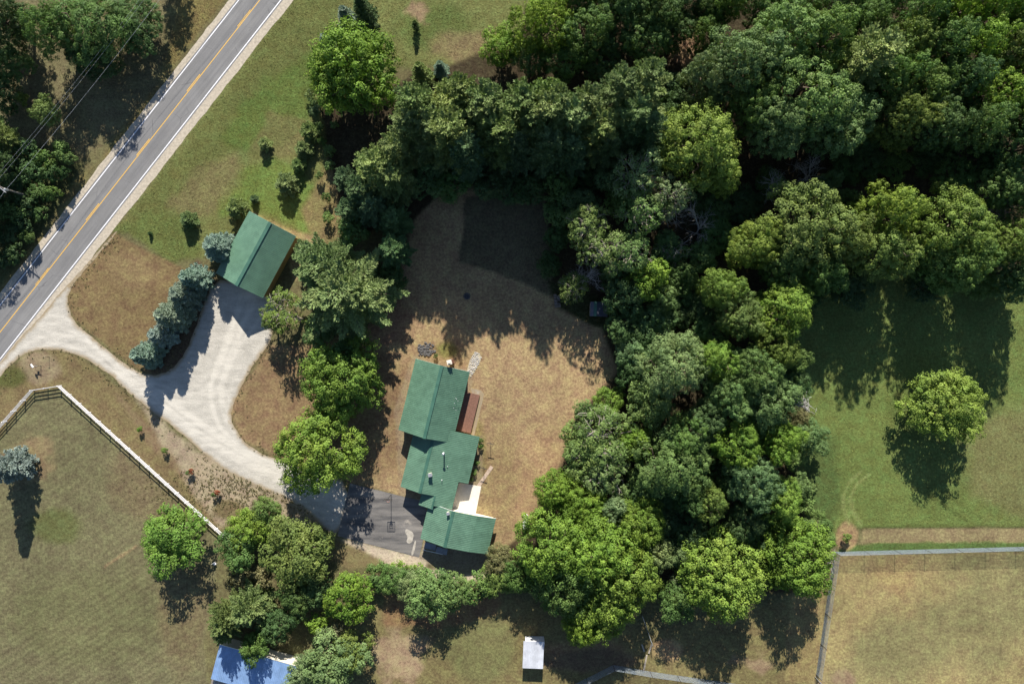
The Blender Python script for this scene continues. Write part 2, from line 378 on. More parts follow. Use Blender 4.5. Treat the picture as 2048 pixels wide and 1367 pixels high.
# ------------------------------------------------------------------ road
rc = P(337, 233.6); rdir = Vector((.6165, .7875, 0)).normalized()
RA = math.atan2(rdir.y, rdir.x)
def sheet(name, mat_, polys, z, parent=None, loc=None):
    mb = MB()
    for p in polys: mb.add([(x, y, z) for x, y in p], [tuple(range(len(p)))])
    return mb.build(name, mat_, parent, loc=loc)
def asphalt_mat():
    m, N, L, B = mat('road_asphalt'); tc = N.new('ShaderNodeTexCoord').outputs['Object']
    mp = N.new('ShaderNodeMapping'); mp.inputs['Scale'].default_value = (.06, 1.6, 1); L.new(tc, mp.inputs[0])
    st = tex_noise(N, L, 1.0, 5, .6, mp.outputs[0]); fi = tex_noise(N, L, 9, 3, .7, tc); big = tex_noise(N, L, .25, 4, .6, tc)
    c = mixc(N, L, mrange(N, L, st, .35, .65, 0, 1), (.165,.164,.168), (.214,.211,.210))
    c = mixc(N, L, 1.0, c, mrange(N, L, fi, .25, .75, .8, 1.2), 'MULTIPLY')
    c = mixc(N, L, 1.0, c, mrange(N, L, big, .3, .7, .9, 1.1), 'MULTIPLY')
    # hairline cracks
    vo = N.new('ShaderNodeTexVoronoi'); vo.feature = 'DISTANCE_TO_EDGE'; vo.inputs['Scale'].default_value = .22
    wv = N.new('ShaderNodeTexNoise'); wv.inputs['Scale'].default_value = .8; wv.inputs['Detail'].default_value = 6; L.new(tc, wv.inputs[0])
    ad = N.new('ShaderNodeMix'); ad.data_type = 'VECTOR'; ad.inputs[0].default_value = .22
    L.new(tc, ad.inputs[4]); L.new(wv.outputs[1], ad.inputs[5]); L.new(ad.outputs[1], vo.inputs['Vector'])
    cr = math_n(N, L, 'MULTIPLY', mrange(N, L, vo.outputs['Distance'], .0, .012, 1, 0), mrange(N, L, big, .5, .62, 0, .6))
    c = mixc(N, L, cr, c, (.05,.05,.055))
    L.new(c, B.inputs['Base Color']); B.inputs['Roughness'].default_value = .85; B.inputs['Specular IOR Level'].default_value = .25
    bump(N, L, fi, .02, .4, B); return m
def paint(name, col):
    m, N, L, B = mat(name); v = objpos(N); n = tex_noise(N, L, 5, 5, .7, v)
    L.new(mixc(N, L, mrange(N, L, n, .52, .68, 0, .55), col, (.2,.2,.2)), B.inputs['Base Color']); B.inputs['Roughness'].default_value = .6; return m
M_ROAD = asphalt_mat(); M_WHITE_PAINT = paint('white_road_paint', (.82,.82,.86)); M_YELLOW_PAINT = paint('yellow_road_paint', (.72,.42,.06))
M_SHOULDER = plain('shoulder_gravel', lin(176,166,150), .95, .3, 2.2, bmp=.08)
rng = random.Random(4)
def rough_strip(y0, y1, amp, half=330, step=1.1):
    xs = np.arange(-half, half+.1, step)
    n1 = fbm(xs, xs*0+y0*7, 2.4, 3)*amp; n2 = fbm(xs, xs*0+y1*7, 2.4, 8)*amp
    v = []; f = []
    for i, x in enumerate(xs):
        v += [(x, y0+n1[i], 0), (x, y1+n2[i], 0)]
        if i: f.append((2*i-2, 2*i, 2*i+1, 2*i-1))
    return v, f
road = tag(link('road', None, None, rc), None, None, None, None)
bpy.data.objects.remove(road)
rmb = MB(); v, f = rough_strip(-3.28, 3.30, .035); rmb.add([(a, b, .012) for a, b, _ in v], f)
road = rmb.build('road', M_ROAD, None, loc=rc); road.rotation_euler = (0, 0, RA)
tag(road, 'grey two-lane asphalt road crossing the top left corner', None, None, 'structure')
for y0, y1 in ((-4.75, -3.2), (3.2, 4.35)):
    mb = MB(); v, f = rough_strip(y0, y1, .22, step=.5)
    v = [(a, b if abs(abs(b)-3.2) > .45 else math.copysign(3.2, b), .005) for a, b, _ in v]
    mb.add(v, f); o = mb.build('road_shoulder', M_SHOULDER, None, loc=rc); o.rotation_euler = (0, 0, RA)
    tag(o, 'pale gravel shoulder on the %s side of the road' % ('house' if y0 < 0 else 'wooded'), None, None, 'structure')
def stripe(name, x0, x1, y, w, m):
    n = max(1, int((x1-x0)/3)); mb = MB()
    for i in range(n):
        a = x0+(x1-x0)*i/n; b = x0+(x1-x0)*(i+1)/n
        mb.add([(a, y-w/2, .017), (b, y-w/2, .017), (b, y+w/2, .017), (a, y+w/2, .017)], [(0,1,2,3)])
    return mb.build(name, m, road)
stripe('edge_line', -330, 330, -2.98, .17, M_WHITE_PAINT)
stripe('edge_line', -330, 330, 2.98, .17, M_WHITE_PAINT)
stripe('centre_line', -330, 330, 0.0, .14, M_YELLOW_PAINT)
# passing-zone dashes beside the solid line
def road_x(px, py): return (P(px, py)-rc).dot(rdir)
x0 = road_x(490, 38)
for k in range(-8, 3):
    xc = x0+k*14.75; stripe('centre_dash', xc-1.9, xc+1.9, .24, .14, M_YELLOW_PAINT)

# ------------------------------------------------------------------ driveway, pad, patio
from mathutils.geometry import delaunay_2d_cdt
def ragged(poly, amp, step=.35, seed=0):
    pts = [P(*p) for p in poly]; out = []
    for a, b in zip(pts, pts[1:]+pts[:1]):
        n = max(1, int((b-a).length/step)); d = (b-a).normalized(); nn = Vector((-d.y, d.x, 0))
        for i in range(n):
            p = a.lerp(b, i/n); k = float(fbm(np.array([p.x]), np.array([p.y]), 1.6, seed, 5)[0])
            out.append(p+nn*k*amp)
    return out
def smooth_poly(poly, it=2):
    for _ in range(it):
        q = []
        for a, b in zip(poly, poly[1:]+poly[:1]):
            q += [(a[0]*.75+b[0]*.25, a[1]*.75+b[1]*.25), (a[0]*.25+b[0]*.75, a[1]*.25+b[1]*.75)]
        poly = q
    return poly
def area_sheet(name, poly, mat_, z, amp, inner=.9, seed=0, lanes=None):
    b = ragged(poly, amp, seed=seed); n = len(b)
    bx = np.array([[p.x, p.y] for p in b])
    xs = np.arange(bx[:,0].min(), bx[:,0].max(), inner); ys = np.arange(bx[:,1].min(), bx[:,1].max(), inner)
    X, Y = np.meshgrid(xs, ys); X = X.ravel(); Y = Y.ravel(); d = sdf(X, Y, [tuple(q) for q in bx])
    k = d > .4; pts = [Vector((p.x, p.y)) for p in b]+[Vector((x, y)) for x, y in zip(X[k], Y[k])]
    r = delaunay_2d_cdt(pts, [(i, (i+1) % n) for i in range(n)], [], 1, 1e-4)
    V = np.array([[p.x, p.y, z] for p in r[0]]); F = np.array([f for f in r[2] if len(f) == 3])
    e = np.maximum(0, sdf(V[:,0], V[:,1], [tuple(q) for q in bx]))
    cr = np.cross(V[F[:,1]]-V[F[:,0]], V[F[:,2]]-V[F[:,0]])[:,2]; F[cr < 0] = F[cr < 0][:, ::-1]
    at = {'edge': ('FLOAT', e)}
    if lanes:
        tk = np.zeros(len(V))
        for ln, off in lanes:
            d = np.full(len(V), 1e9); q = [P(*w) for w in smooth_line(ln)]
            for a, c in zip(q[:-1], q[1:]):
                ex, ey = c.x-a.x, c.y-a.y; t = np.clip(((V[:,0]-a.x)*ex+(V[:,1]-a.y)*ey)/(ex*ex+ey*ey+1e-9), 0, 1)
                d = np.minimum(d, np.hypot(V[:,0]-a.x-ex*t, V[:,1]-a.y-ey*t))
            tk += np.exp(-((d-off)/.32)**2)
        at['track'] = ('FLOAT', np.clip(tk, 0, 1.2))
    return link(name, np_mesh(name, V, F, mat_, at))
def smooth_line(pts, it=3):
    for _ in range(it):
        q = [pts[0]]
        for a, b in zip(pts[:-1], pts[1:]): q += [(a[0]*.75+b[0]*.25, a[1]*.75+b[1]*.25), (a[0]*.25+b[0]*.75, a[1]*.25+b[1]*.75)]
        pts = q+[pts[-1]]
    return pts
def gravel_mat(name, col, edgecol, ew=1.6):
    m, N, L, B = mat(name); v = objpos(N); ea = N.new('ShaderNodeAttribute'); ea.attribute_name = 'edge'
    mp = N.new('ShaderNodeMapping'); mp.inputs['Rotation'].default_value = (0, 0, R_(38)); mp.inputs['Scale'].default_value = (.35, 1.2, 1); L.new(v, mp.inputs[0])
    wn_ = N.new('ShaderNodeTexNoise'); wn_.inputs['Scale'].default_value = .08; L.new(v, wn_.inputs[0])
    st = tex_noise(N, L, .9, 6, .65, mp.outputs[0]); fi = tex_noise(N, L, 4.5, 4, .8, v); md = tex_noise(N, L, .6, 5, .65, v)
    c = mixc(N, L, mrange(N, L, st, .32, .68, 0, 1), tuple(q*.80 for q in col), tuple(q*1.12 for q in col))
    c = mixc(N, L, 1.0, c, mrange(N, L, fi, .3, .7, .80, 1.2), 'MULTIPLY')
    c = mixc(N, L, 1.0, c, mrange(N, L, md, .3, .7, .9, 1.1), 'MULTIPLY')
    ka = N.new('ShaderNodeAttribute'); ka.attribute_name = 'track'
    kf = math_n(N, L, 'MULTIPLY', ka.outputs['Fac'], mrange(N, L, st, .3, .6, .25, 1.0))
    c = mixc(N, L, math_n(N, L, 'MULTIPLY', kf, .65), c, tuple(min(.9, q*1.32) for q in col))
    t = math_n(N, L, 'SUBTRACT', math_n(N, L, 'MULTIPLY', md, ew*1.5), ea.outputs['Fac'])
    t = math_n(N, L, 'ADD', t, math_n(N, L, 'MULTIPLY', math_n(N, L, 'SUBTRACT', fi, .5), 1.4))
    c = mixc(N, L, mrange(N, L, t, .0, .7, 0, .8), c, edgecol)
    L.new(c, B.inputs['Base Color']); B.inputs['Roughness'].default_value = .95; B.inputs['Specular IOR Level'].default_value = .15
    bump(N, L, math_n(N, L, 'ADD', fi, st), .10, .5, B); return m
M_GRAVEL = gravel_mat('driveway_gravel', tuple(q*.9 for q in lin(190,185,175)), tuple(q*.9 for q in lin(146,126,92)), 1.0)
LANES = [([(-10,760),(60,690),(120,672),(190,700),(280,770),(380,850),(470,910),(560,950),(690,1010)], .85), ([(60,640),(130,640),(200,690),(280,760),(400,860),(520,930),(690,1000)], .8),
         ([(210,500),(160,590),(160,650),(220,710),(330,800),(450,890),(560,940)], .8), ([(690,1020),(560,950),(455,870),(425,800),(440,730),(470,660),(500,600)], .85), ([(240,735),(330,790),(410,800),(450,740),(475,660),(490,595)], .85),
         ([(640,985),(520,920),(440,840),(430,760),(470,680),(520,620)], 1.0)]
dl = tag(area_sheet('driveway', smooth_poly(DRIVE, 1), M_GRAVEL, .009, .28, .36, 3, LANES), 'pale gravel driveway forking from the road to shed and house', None, None, 'structure')

def pad_mat():
    m, N, L, B = mat('pad_asphalt'); v = objpos(N)
    mp = N.new('ShaderNodeMapping'); mp.inputs['Rotation'].default_value = (0, 0, R_(14)); mp.inputs['Scale'].default_value = (.14, .9, 1); L.new(v, mp.inputs[0])
    st = tex_noise(N, L, .75, 5, .6, mp.outputs[0]); fi = tex_noise(N, L, 5, 4, .7, v); big = tex_noise(N, L, .35, 4, .6, v)
    c = mixc(N, L, mrange(N, L, st, .36, .66, 0, 1), (.078,.076,.078), (.225,.21,.195))
    c = mixc(N, L, mrange(N, L, big, .62, .72, 0, .7), c, (.38,.34,.29))
    c = mixc(N, L, 1.0, c, mrange(N, L, fi, .25, .75, .8, 1.2), 'MULTIPLY')
    L.new(c, B.inputs['Base Color']); B.inputs['Roughness'].default_value = .85; bump(N, L, fi, .03, .4, B); return m
pad = area_sheet('asphalt_pad', [(700,966),(806,992),(852,1003),(854,1050),(838,1114),(675,1071)], pad_mat(), .016, .05, 1.2, 5)
tag(pad, 'dark weathered asphalt pad in front of the garage', None, None, 'structure')
M_CONC = plain('concrete', lin(216,208,196), .9, .16, 1.4, bmp=.01)
M_PATCH = plain('bare_patch', (.40,.37,.32), .9, .35, 1.6)
M_CONC2 = plain('path_concrete', lin(178,158,140), .9, .2, 2.0, bmp=.01)
cp = area_sheet('concrete_patch', smooth_poly([(812,1056),(822,1060),(828,1066),(826,1080),(821,1086),(813,1084),(816,1072),(810,1064)], 1), M_PATCH, .021, .16, .6, 6); cp.parent = pad
cp = area_sheet('concrete_patch', smooth_poly([(829,1080),(833,1080),(830,1095),(826,1110),(822,1110),(826,1094)], 1), M_PATCH, .021, .14, .6, 7); cp.parent = pad
# ------------------------------------------------------------------ tree prototypes
TREES = {}
def unit(v): return v/np.maximum(np.linalg.norm(v, axis=1, keepdims=True), 1e-6)
def cards(C, Nn, rg, w, l, along=None, twist=1.0):
    """diamond leaf cards at C facing Nn; along = preferred long axis"""
    n = len(C); a = rg.normal(size=(n, 3)) if along is None else along + rg.normal(size=(n, 3))*twist
    T = unit(a - Nn*np.sum(a*Nn, 1, keepdims=True)); Bt = np.cross(Nn, T)
    w = w*rg.uniform(.7, 1.3, (n, 1)); l = l*rg.uniform(.7, 1.3, (n, 1))
    return np.stack([C-T*l/2, C+Bt*w/2, C+T*l/2, C-Bt*w/2], 1)
def leaf_mesh(name, Q, tone, m):
    n = len(Q); return np_mesh(name, Q.reshape(-1, 3), np.arange(4*n).reshape(n, 4), m, {'tone': ('FLOAT', np.repeat(tone, 4))})
def sphere_dirs(n, rg, zmin=-1.0):
    i = np.arange(n)+.5; z = 1-(1-zmin)*i/n; ph = i*2.399963+rg.uniform(0, 6.28)
    d = np.stack([np.sqrt(1-z*z)*np.cos(ph), np.sqrt(1-z*z)*np.sin(ph), z], 1)
    return unit(d+rg.normal(size=(n, 3))*.16)
def branchy(mb, rg, a, b, r0, r1, n=5, wob=.08, sides=6):
    a = np.array(a, float); b = np.array(b, float); L = np.linalg.norm(b-a); pts = []
    for i in range(n+1):
        t = i/n; p = a+(b-a)*t; p[2] += L*.10*math.sin(math.pi*t)
        if 0 < i < n: p = p+rg.normal(size=3)*L*wob*.5
        pts.append(p)
    mb.tube([tuple(p) for p in pts], [r0+(r1-r0)*i/n for i in range(n+1)], sides); return pts
def broadleaf(key, seed, R, H, zb=None, nl=13, cr=.75, leaf=.36, per=30, airy=0.0, low=-.35, twigs=0, bark=None, multi=1, spike=.0):
    rg = np.random.default_rng(seed); zb = H*.16 if zb is None else zb
    zc = zb+(H-zb)*.50; a = (H-zb)*.50
    d = sphere_dirs(nl, rg, low); ax = np.array([R, R, a])
    lr = R*rg.uniform(.20, .46, nl); Lc = d*ax*np.clip(rg.normal(.68, .13, (nl, 1)), .40, .95); Lc[:, 2] += zc
    d = np.concatenate([d, [[0, 0, 1]]]); Lc = np.concatenate([Lc, [[rg.normal()*.1*R, rg.normal()*.1*R, zc+a*.35]]]); lr = np.append(lr, R*.5)
    Q = []; Tn = []; crn = []
    for i in range(len(lr)):
        r = lr[i]; vs = np.array([1, 1, min(1.15, max(.7, a/R))]); n = int(max(10, 4*math.pi*r*r/(cr*cr*2.9)*(1-airy*.35)))
        s = sphere_dirs(n, rg, -1)
        out = unit((Lc[i:i+1]-[0, 0, zc-.2*a])/ax)[0]
        s = s[(s@out > -.35) & (s[:, 2] > -.75)]
        C = Lc[i]+s*r*vs*rg.uniform(.78, 1.08, (len(s), 1))
        keep = np.ones(len(C), bool)
        for j in range(len(lr)):
            if j != i: keep &= np.linalg.norm((C-Lc[j])/vs, axis=1) > lr[j]*.80
        C = C[keep]; s = s[keep]
        hole = rg.uniform(size=len(C)) > .10+.25*(np.sin(C[:, 0]*1.3+seed)*np.sin(C[:, 1]*1.1+i)*np.sin(C[:, 2]*1.2) > .25); C = C[hole]; s = s[hole]
        if airy: kk = rg.uniform(size=len(C)) > airy*.35; C = C[kk]; s = s[kk]
        m = len(C)
        if not m: continue
        rad = cr*rg.uniform(.55, 1.35, m); ct = rg.uniform(0, 1, m)
        rep = np.repeat(np.arange(m), per)
        q = unit(rg.normal(size=(m*per, 3))); q[:, 2] = np.abs(q[:, 2])*.9-.25
        q = q*rg.uniform(.35, 1.0, (m*per, 1))**.6
        pos = C[rep]+q*rad[rep, None]*[1, 1, .75]+s[rep]*spike*rg.uniform(0, 1, (m*per, 1))*rad[rep, None]
        nn = unit(q*.9+s[rep]*.35+[0, 0, .35]+rg.normal(size=(m*per, 3))*.30)
        Q.append(cards(pos, nn, rg, leaf*.8, leaf*1.15)); Tn.append(np.clip(ct[rep]*.65+rg.uniform(0, 1, m*per)*.35, 0, 1))
        # sparse leaves inside the lobe
        k = int(n*per*.07*(1-airy)); q = unit(rg.normal(size=(k, 3)))*rg.uniform(.2, .75, (k, 1))*r
        Q.append(cards(Lc[i]+q*vs, unit(q+rg.normal(size=(k, 3))*r*.5), rg, leaf*1.3, leaf*1.6)); Tn.append(rg.uniform(.1, .7, k))
    crown = leaf_mesh(key+'_crown', np.concatenate(Q), np.concatenate(Tn), M_LEAF)
    mb = MB(); tr = max(.06, .032*H)
    stems = [(0, 0)] if multi == 1 else [(rg.normal()*R*.12, rg.normal()*R*.12) for _ in range(multi)]
    tops = []
    for sx, sy in stems:
        p = branchy(mb, rg, (sx, sy, -.1), (rg.normal()*R*.1+sx*1.5, rg.normal()*R*.1+sy*1.5, zc+.1*a), tr/len(stems)**.5, tr*.45/len(stems)**.5, 6, .05, 8); tops.append(p)
    for i in range(len(lr)-1):
        p = tops[i % len(tops)]; b0 = p[2+i % 4]
        bp = branchy(mb, rg, b0, Lc[i]+[0, 0, lr[i]*.2], tr*.42, tr*.12, 4, .12)
        for k in range(twigs):
            dd = unit(rg.normal(size=(1, 3))+d[i:i+1]*.8)[0]
            e = Lc[i]+dd*lr[i]*rg.uniform(.85, 1.12)
            tp = branchy(mb, rg, bp[2+k % 3], e, tr*.16, .018, 3, .15, 4)
    trunk = mb.mesh(key+'_trunk', bark or M_BARK, True)
    TREES[key] = dict(crown=crown, trunk=trunk, R=R, H=H, zc=zc)
def pine(key, seed, R, H, zb=.2, nb=6, dz=.75, power=.75, up0=.08, up1=.75, tw=.42, card=.42, wid=.15, per=4, droop=0.0, layer=1.0, ang=.75):
    """conifer: whorls of limbs, each a flat frond of twigs carrying needles"""
    rg = np.random.default_rng(seed); mb = MB(); mb.tube([(0,0,-.1),(0,0,H*.5),(0,0,H*.97)], [.026*H*.8, .016*H, .02], 8)
    C = []; D = []; TN = []; z = H*zb
    while z < H*.985:
        t = (z-H*zb)/(H*(1-zb)); prof = (1-t)**power*min(1, .6+t*2.0); ph0 = rg.uniform(0, 6.283)
        for k in range(nb):
            ph = ph0+k*6.283/nb+rg.normal()*.18; L = R*prof*rg.uniform(.62, 1.12)+.25
            up = up0+(up1-up0)*t**1.5+rg.normal()*.06; a0 = np.array([0, 0, z+rg.uniform(-.25, .25)*dz])
            dr = np.array([math.cos(ph), math.sin(ph), up]); side = np.array([-math.sin(ph), math.cos(ph), 0])
            mb.tube([tuple(a0), tuple(a0+dr*L*.5-np.array([0, 0, droop*L*.1])), tuple(a0+dr*L-np.array([0, 0, droop*L*.1]))], [.010*L+.02, .007*L+.012, .01], 4)
            n = max(3, int(L/tw)); bt = rg.uniform(0, 1)
            for i in range(n+1):
                s = .18+.82*i/n; q0 = a0+dr*L*s-np.array([0, 0, droop*L*.4*s*(1-s)])
                tl = ((1-s)*L*.42+.22)*(.55 if s < .35 else 1)
                for sg in (-1, 1):
                    td = dr*math.cos(ang)/np.linalg.norm(dr)+side*sg*math.sin(ang)+np.array([0, 0, rg.normal()*.12]); m = max(1, int(tl/.30))
                    for w in range(m+1): C.append(q0+td*tl*(w+rg.uniform(0, .6))/(m+1)); D.append(td); TN.append(bt)
            for w in range(3): C.append(a0+dr*L*(.97+.03*w)); D.append(dr); TN.append(bt)
        z += dz*rg.uniform(.8, 1.2)*(1-.35*t)
    for _ in range(5): C.append(np.array([rg.normal()*.08, rg.normal()*.08, H*rg.uniform(.95, 1.0)])); D.append(np.array([rg.normal()*.3, rg.normal()*.3, 1])); TN.append(.6)
    C = np.array(C); D = unit(np.array(D)); TN = np.array(TN); m = len(C)
    rep = np.repeat(np.arange(m), per); n = m*per
    axs = unit(D[rep]+rg.normal(size=(n, 3))*.30+[0, 0, .18])
    pos = C[rep]+axs*card*.4*rg.uniform(-.1, 1, (n, 1))+rg.normal(size=(n, 3))*.05
    nn = unit(np.array([0, 0, 1.])+rg.normal(size=(n, 3))*.55); nn = unit(nn-axs*np.sum(nn*axs, 1, keepdims=True))
    Q = cards(pos, nn, rg, wid, card, along=axs, twist=.05)
    crown = leaf_mesh(key+'_crown', Q, np.clip(TN[rep]*.55+rg.uniform(0, 1, n)*.45, 0, 1), M_NEEDLE)
    TREES[key] = dict(crown=crown, trunk=mb.mesh(key+'_trunk', M_BARK, True), R=R, H=H, zc=H*.55)
def dead(key, seed, H, R):
    rg = np.random.default_rng(seed); mb = MB()
    def grow(p, d, L, r, lev):
        pts = [p]; q = np.array(p)
        for i in range(4):
            d = d+rg.normal(size=3)*.16; d = d/np.linalg.norm(d); q = q+d*L/4; pts.append(q.copy())
        mb.tube([tuple(x) for x in pts], [r*(1-.6*i/4) for i in range(5)], 5 if lev < 2 else 4)
        if lev < 4:
            for k in range(4 if lev else 5):
                nd = d+rg.normal(size=3)*(.75 if lev else .6); nd = nd/np.linalg.norm(nd); nd[2] = nd[2]*.7+.2
                grow(pts[1+(k+lev) % 4], nd, L*rg.uniform(.55, .8), r*.52, lev+1)
    grow(np.array([0, 0, -.1]), np.array([0, 0, 1.]), H*.36, .17, 0)
    TREES[key] = dict(trunk=mb.mesh(key+'_wood', M_DEADWOOD, True), crown=None, R=R, H=H, zc=H*.7)

for i in range(5): broadleaf('broad%d' % i, 10+i, 7.0, 16, 1.6, nl=21+i, cr=.88, leaf=.275, per=64, low=-.6)
for i in range(4): broadleaf('maple%d' % i, 30+i, 7.0, 10.5, .9, nl=21+i, cr=.90, leaf=.29, per=64, spike=.6, low=-.5)
for i in range(3): broadleaf('airy%d' % i, 50+i, 5.0, 14, 3.0, nl=14, cr=.66, leaf=.28, per=30, airy=.5, twigs=5, bark=M_PALEBARK)
for i in range(4): broadleaf('small%d' % i, 70+i, 3.5, 7.0, .5, nl=17+i, cr=.58, leaf=.22, per=46, low=-.5, spike=.2)
for i in range(4): broadleaf('bush%d' % i, 90+i, 1.6, 2.4, .1, nl=8, cr=.38, leaf=.20, per=26, multi=4, low=-.1)
for i in range(4): pine('pine%d' % i, 110+i, 4.8, 20, .12, nb=6, dz=1.05, power=.48, up0=.05, up1=1.0, tw=.42, card=.55, wid=.17, per=4)
for i in range(2): pine('widepine%d' % i, 120+i, 8.6, 14, .08, nb=8, dz=1.0, power=.62, up0=-.04, up1=.8, tw=.5, card=.62, wid=.19, per=4)
for i in range(3): pine('spruce%d' % i, 130+i, 3.0, 8.5, .02, nb=10, dz=.48, power=.85, up0=-.12, up1=.5, tw=.32, card=.34, wid=.13, per=4, droop=.5)
for i in range(2): pine('youngpine%d' % i, 140+i, 1.7, 3.0, .04, nb=7, dz=.34, power=.7, up0=.1, up1=.8, tw=.28, card=.30, wid=.10, per=4)
for i in range(3): dead('dead%d' % i, 150+i, 11, 2.5)

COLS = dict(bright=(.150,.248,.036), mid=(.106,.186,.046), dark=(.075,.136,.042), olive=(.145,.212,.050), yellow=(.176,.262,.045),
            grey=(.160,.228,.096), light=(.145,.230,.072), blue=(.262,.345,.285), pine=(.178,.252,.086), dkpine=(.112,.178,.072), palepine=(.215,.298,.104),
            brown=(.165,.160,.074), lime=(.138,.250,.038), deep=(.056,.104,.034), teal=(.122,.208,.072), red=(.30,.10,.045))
trng = random.Random(99)
def plant(key, name, x, y, s_xy, s_z, col, label, cat='tree', group=None, rz=None, tilt=(0, 0)):
    t = TREES[key]; rt = link(name, None, None, (x, y, 0)); rt.empty_display_size = .5
    rt.rotation_euler = (tilt[0], tilt[1], trng.uniform(0, 6.283) if rz is None else rz); rt.scale = (s_xy, s_xy, s_z)
    link('trunk', t['trunk'], rt)
    if t['crown']:
        c = link('crown', t['crown'], rt); k = trng.uniform(.9, 1.1)
        cc = COLS[col]; c.color = (cc[0]*k*trng.uniform(.93, 1.07), cc[1]*k, cc[2]*k*trng.uniform(.85, 1.15), 1)
    tag(rt, label, cat, group); return rt
cnt = {}
def nxt(base, n):
    cnt[base] = (cnt.get(base, -1)+1); return '%s%d' % (base, cnt[base] % n)
NV = dict(broad=5, maple=4, airy=3, small=4, bush=4, pine=4, widepine=2, spruce=3, youngpine=2, dead=3)
def crown_at(base, px, py, r, h, col, label, name=None, cat='tree', group=None):
    """tree whose crown is seen centred on (px, py) with radius r photo pixels and total height h metres"""
    key = nxt(base, NV[base]); t = TREES[key]; zc = t['zc']/t['H']*h
    p = P(px, py, zc); rm = (1.0 if base in ('maple', 'airy') else .93)*r*(CAM_H-zc)/FOC
    nm = name or dict(broad='broadleaf_tree', maple='maple_tree', airy='sparse_tree', small='small_tree', bush='shrub', dead='dead_tree').get(base, base)
    return plant(key, nm, p.x, p.y, rm/t['R'], h/t['H'], col, label, cat, group)
def base_at(base, px, py, rm, h, col, label, name=None, cat='tree', group=None, tilt=(0, 0), rz=None):
    key = nxt(base, NV[base]); t = TREES[key]; p = P(px, py)
    nm = name or dict(pine='pine_tree', widepine='pine_tree', spruce='spruce_tree', youngpine='young_pine', dead='dead_tree').get(base, base)
    return plant(key, nm, p.x, p.y, rm/t['R'], h/t['H'], col, label, cat, group, rz, tilt)
# ------------------------------------------------------------------ trees, one by one (crown centre and radius as surveyed)
T = crown_at
# wood across the road, top left
T('broad', 108, 62, 52, 12, 'mid', 'dark green tree at the left end of the round grove across the road')
T('broad', 180, 58, 80, 10.5, 'mid', 'widest dark green crown of the round grove across the road, under the wires')
T('broad', 272, 48, 58, 6.5, 'dark', 'right-hand tree of the round grove across the road, nearest the asphalt')
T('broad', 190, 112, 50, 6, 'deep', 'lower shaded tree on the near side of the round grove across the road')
T('broad', 328, -95, 32, 9, 'mid', 'tree beyond the top edge whose shadow reaches the road verge')
T('broad', 10, 45, 52, 13, 'deep', 'dark tree in the extreme top left corner')
T('broad', 18, 130, 40, 9, 'dark', 'dark green tree on the left edge below the corner tree')
T('small', 40, 55, 30, 7, 'deep', 'low dark tree between the corner tree and the round grove')
T('small', 12, 172, 30, 6, 'dark', 'small dark tree on the left edge above the leaning pine')
for bx, by, h, l in ((42, 285, 12, 'tall pine with pale bare trunk leaning out over the left edge, uppermost'), (22, 315, 12, 'tall pine with bare trunk at the left edge, middle one'),
                     (14, 262, 12, 'tall pine with bare trunk at the left edge, furthest left')):
    base_at('pine', bx, by, 2.6, h, 'palepine', l)
T('small', 95, 225, 28, 6, 'pine', 'loose grey-green tree below the pines on the left edge')
T('broad', -52, 420, 55, 9, 'dark', 'dark tree on the left edge below the utility pole')
T('broad', -60, 500, 40, 6.5, 'deep', 'lowest dark tree on the left edge, shading the road shoulder')
T('broad', -15, 330, 45, 10, 'deep', 'dark tree on the left edge above the utility pole')
br = random.Random(5)
for (x, y, r, c) in [(60,300,26,'dark'),(95,320,22,'mid'),(125,300,20,'light'),(140,318,14,'light'),(70,345,26,'dark'),(105,350,20,'dark'),(40,365,26,'deep'),
                     (80,385,24,'dark'),(110,385,16,'mid'),(55,410,26,'deep'),(25,425,26,'dark'),(80,425,18,'dark'),(50,450,22,'deep'),(20,470,26,'deep'),
                     (60,475,14,'dark'),(30,505,22,'deep'),(8,520,20,'deep'),(8,398,22,'dark'),(28,330,24,'deep'),(130,345,12,'dark'),(50,200,14,'olive'),(30,100,22,'deep'),(20,215,20,'dark')]:
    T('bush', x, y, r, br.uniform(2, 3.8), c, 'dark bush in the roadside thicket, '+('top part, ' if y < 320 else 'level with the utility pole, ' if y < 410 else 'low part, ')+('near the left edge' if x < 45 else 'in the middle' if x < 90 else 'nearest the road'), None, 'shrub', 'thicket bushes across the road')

# spruces and shrubs of the meadow
base_at('spruce', 706, 60, 2.3, 8.0, 'blue', 'blue-grey spruce at the top of the meadow, standing above the big bright maple')
base_at('spruce', 662, 98, 1.7, 5.5, 'blue', 'smaller blue-grey spruce touching the upper left of the big bright maple')
base_at('spruce', 738, 45, 2.4, 9.0, 'dkpine', 'dark spruce at the top edge right of the blue-grey spruce')
base_at('spruce', 884, 148, 1.6, 5.0, 'blue', 'little silvery spruce peeping out above the pine row')
base_at('spruce', 848, 165, 2.2, 8.0, 'palepine', 'soft green conifer between the bright maple and the silvery spruce')
base_at('youngpine', 534, 291, 1.3, 1.9, 'palepine', 'small pale young pine alone in the meadow')
base_at('youngpine', 579, 371, 2.2, 2.8, 'pine', 'round dark young pine above the shed ridge in the meadow')
base_at('youngpine', 625, 268, 1.9, 2.8, 'pine', 'uppermost of the young pines in line down the meadow edge')
base_at('youngpine', 613, 302, 1.8, 2.6, 'pine', 'second young pine down the meadow edge')
base_at('youngpine', 601, 334, 1.4, 2.2, 'pine', 'third and smallest young pine down the meadow edge')
base_at('youngpine', 482, 420, 2.1, 3.0, 'pine', 'dark young pine touching the upper left corner of the shed roof')
base_at('youngpine', 512, 400, .8, 1.5, 'dkpine', 'tiny dark young pine above the shed')
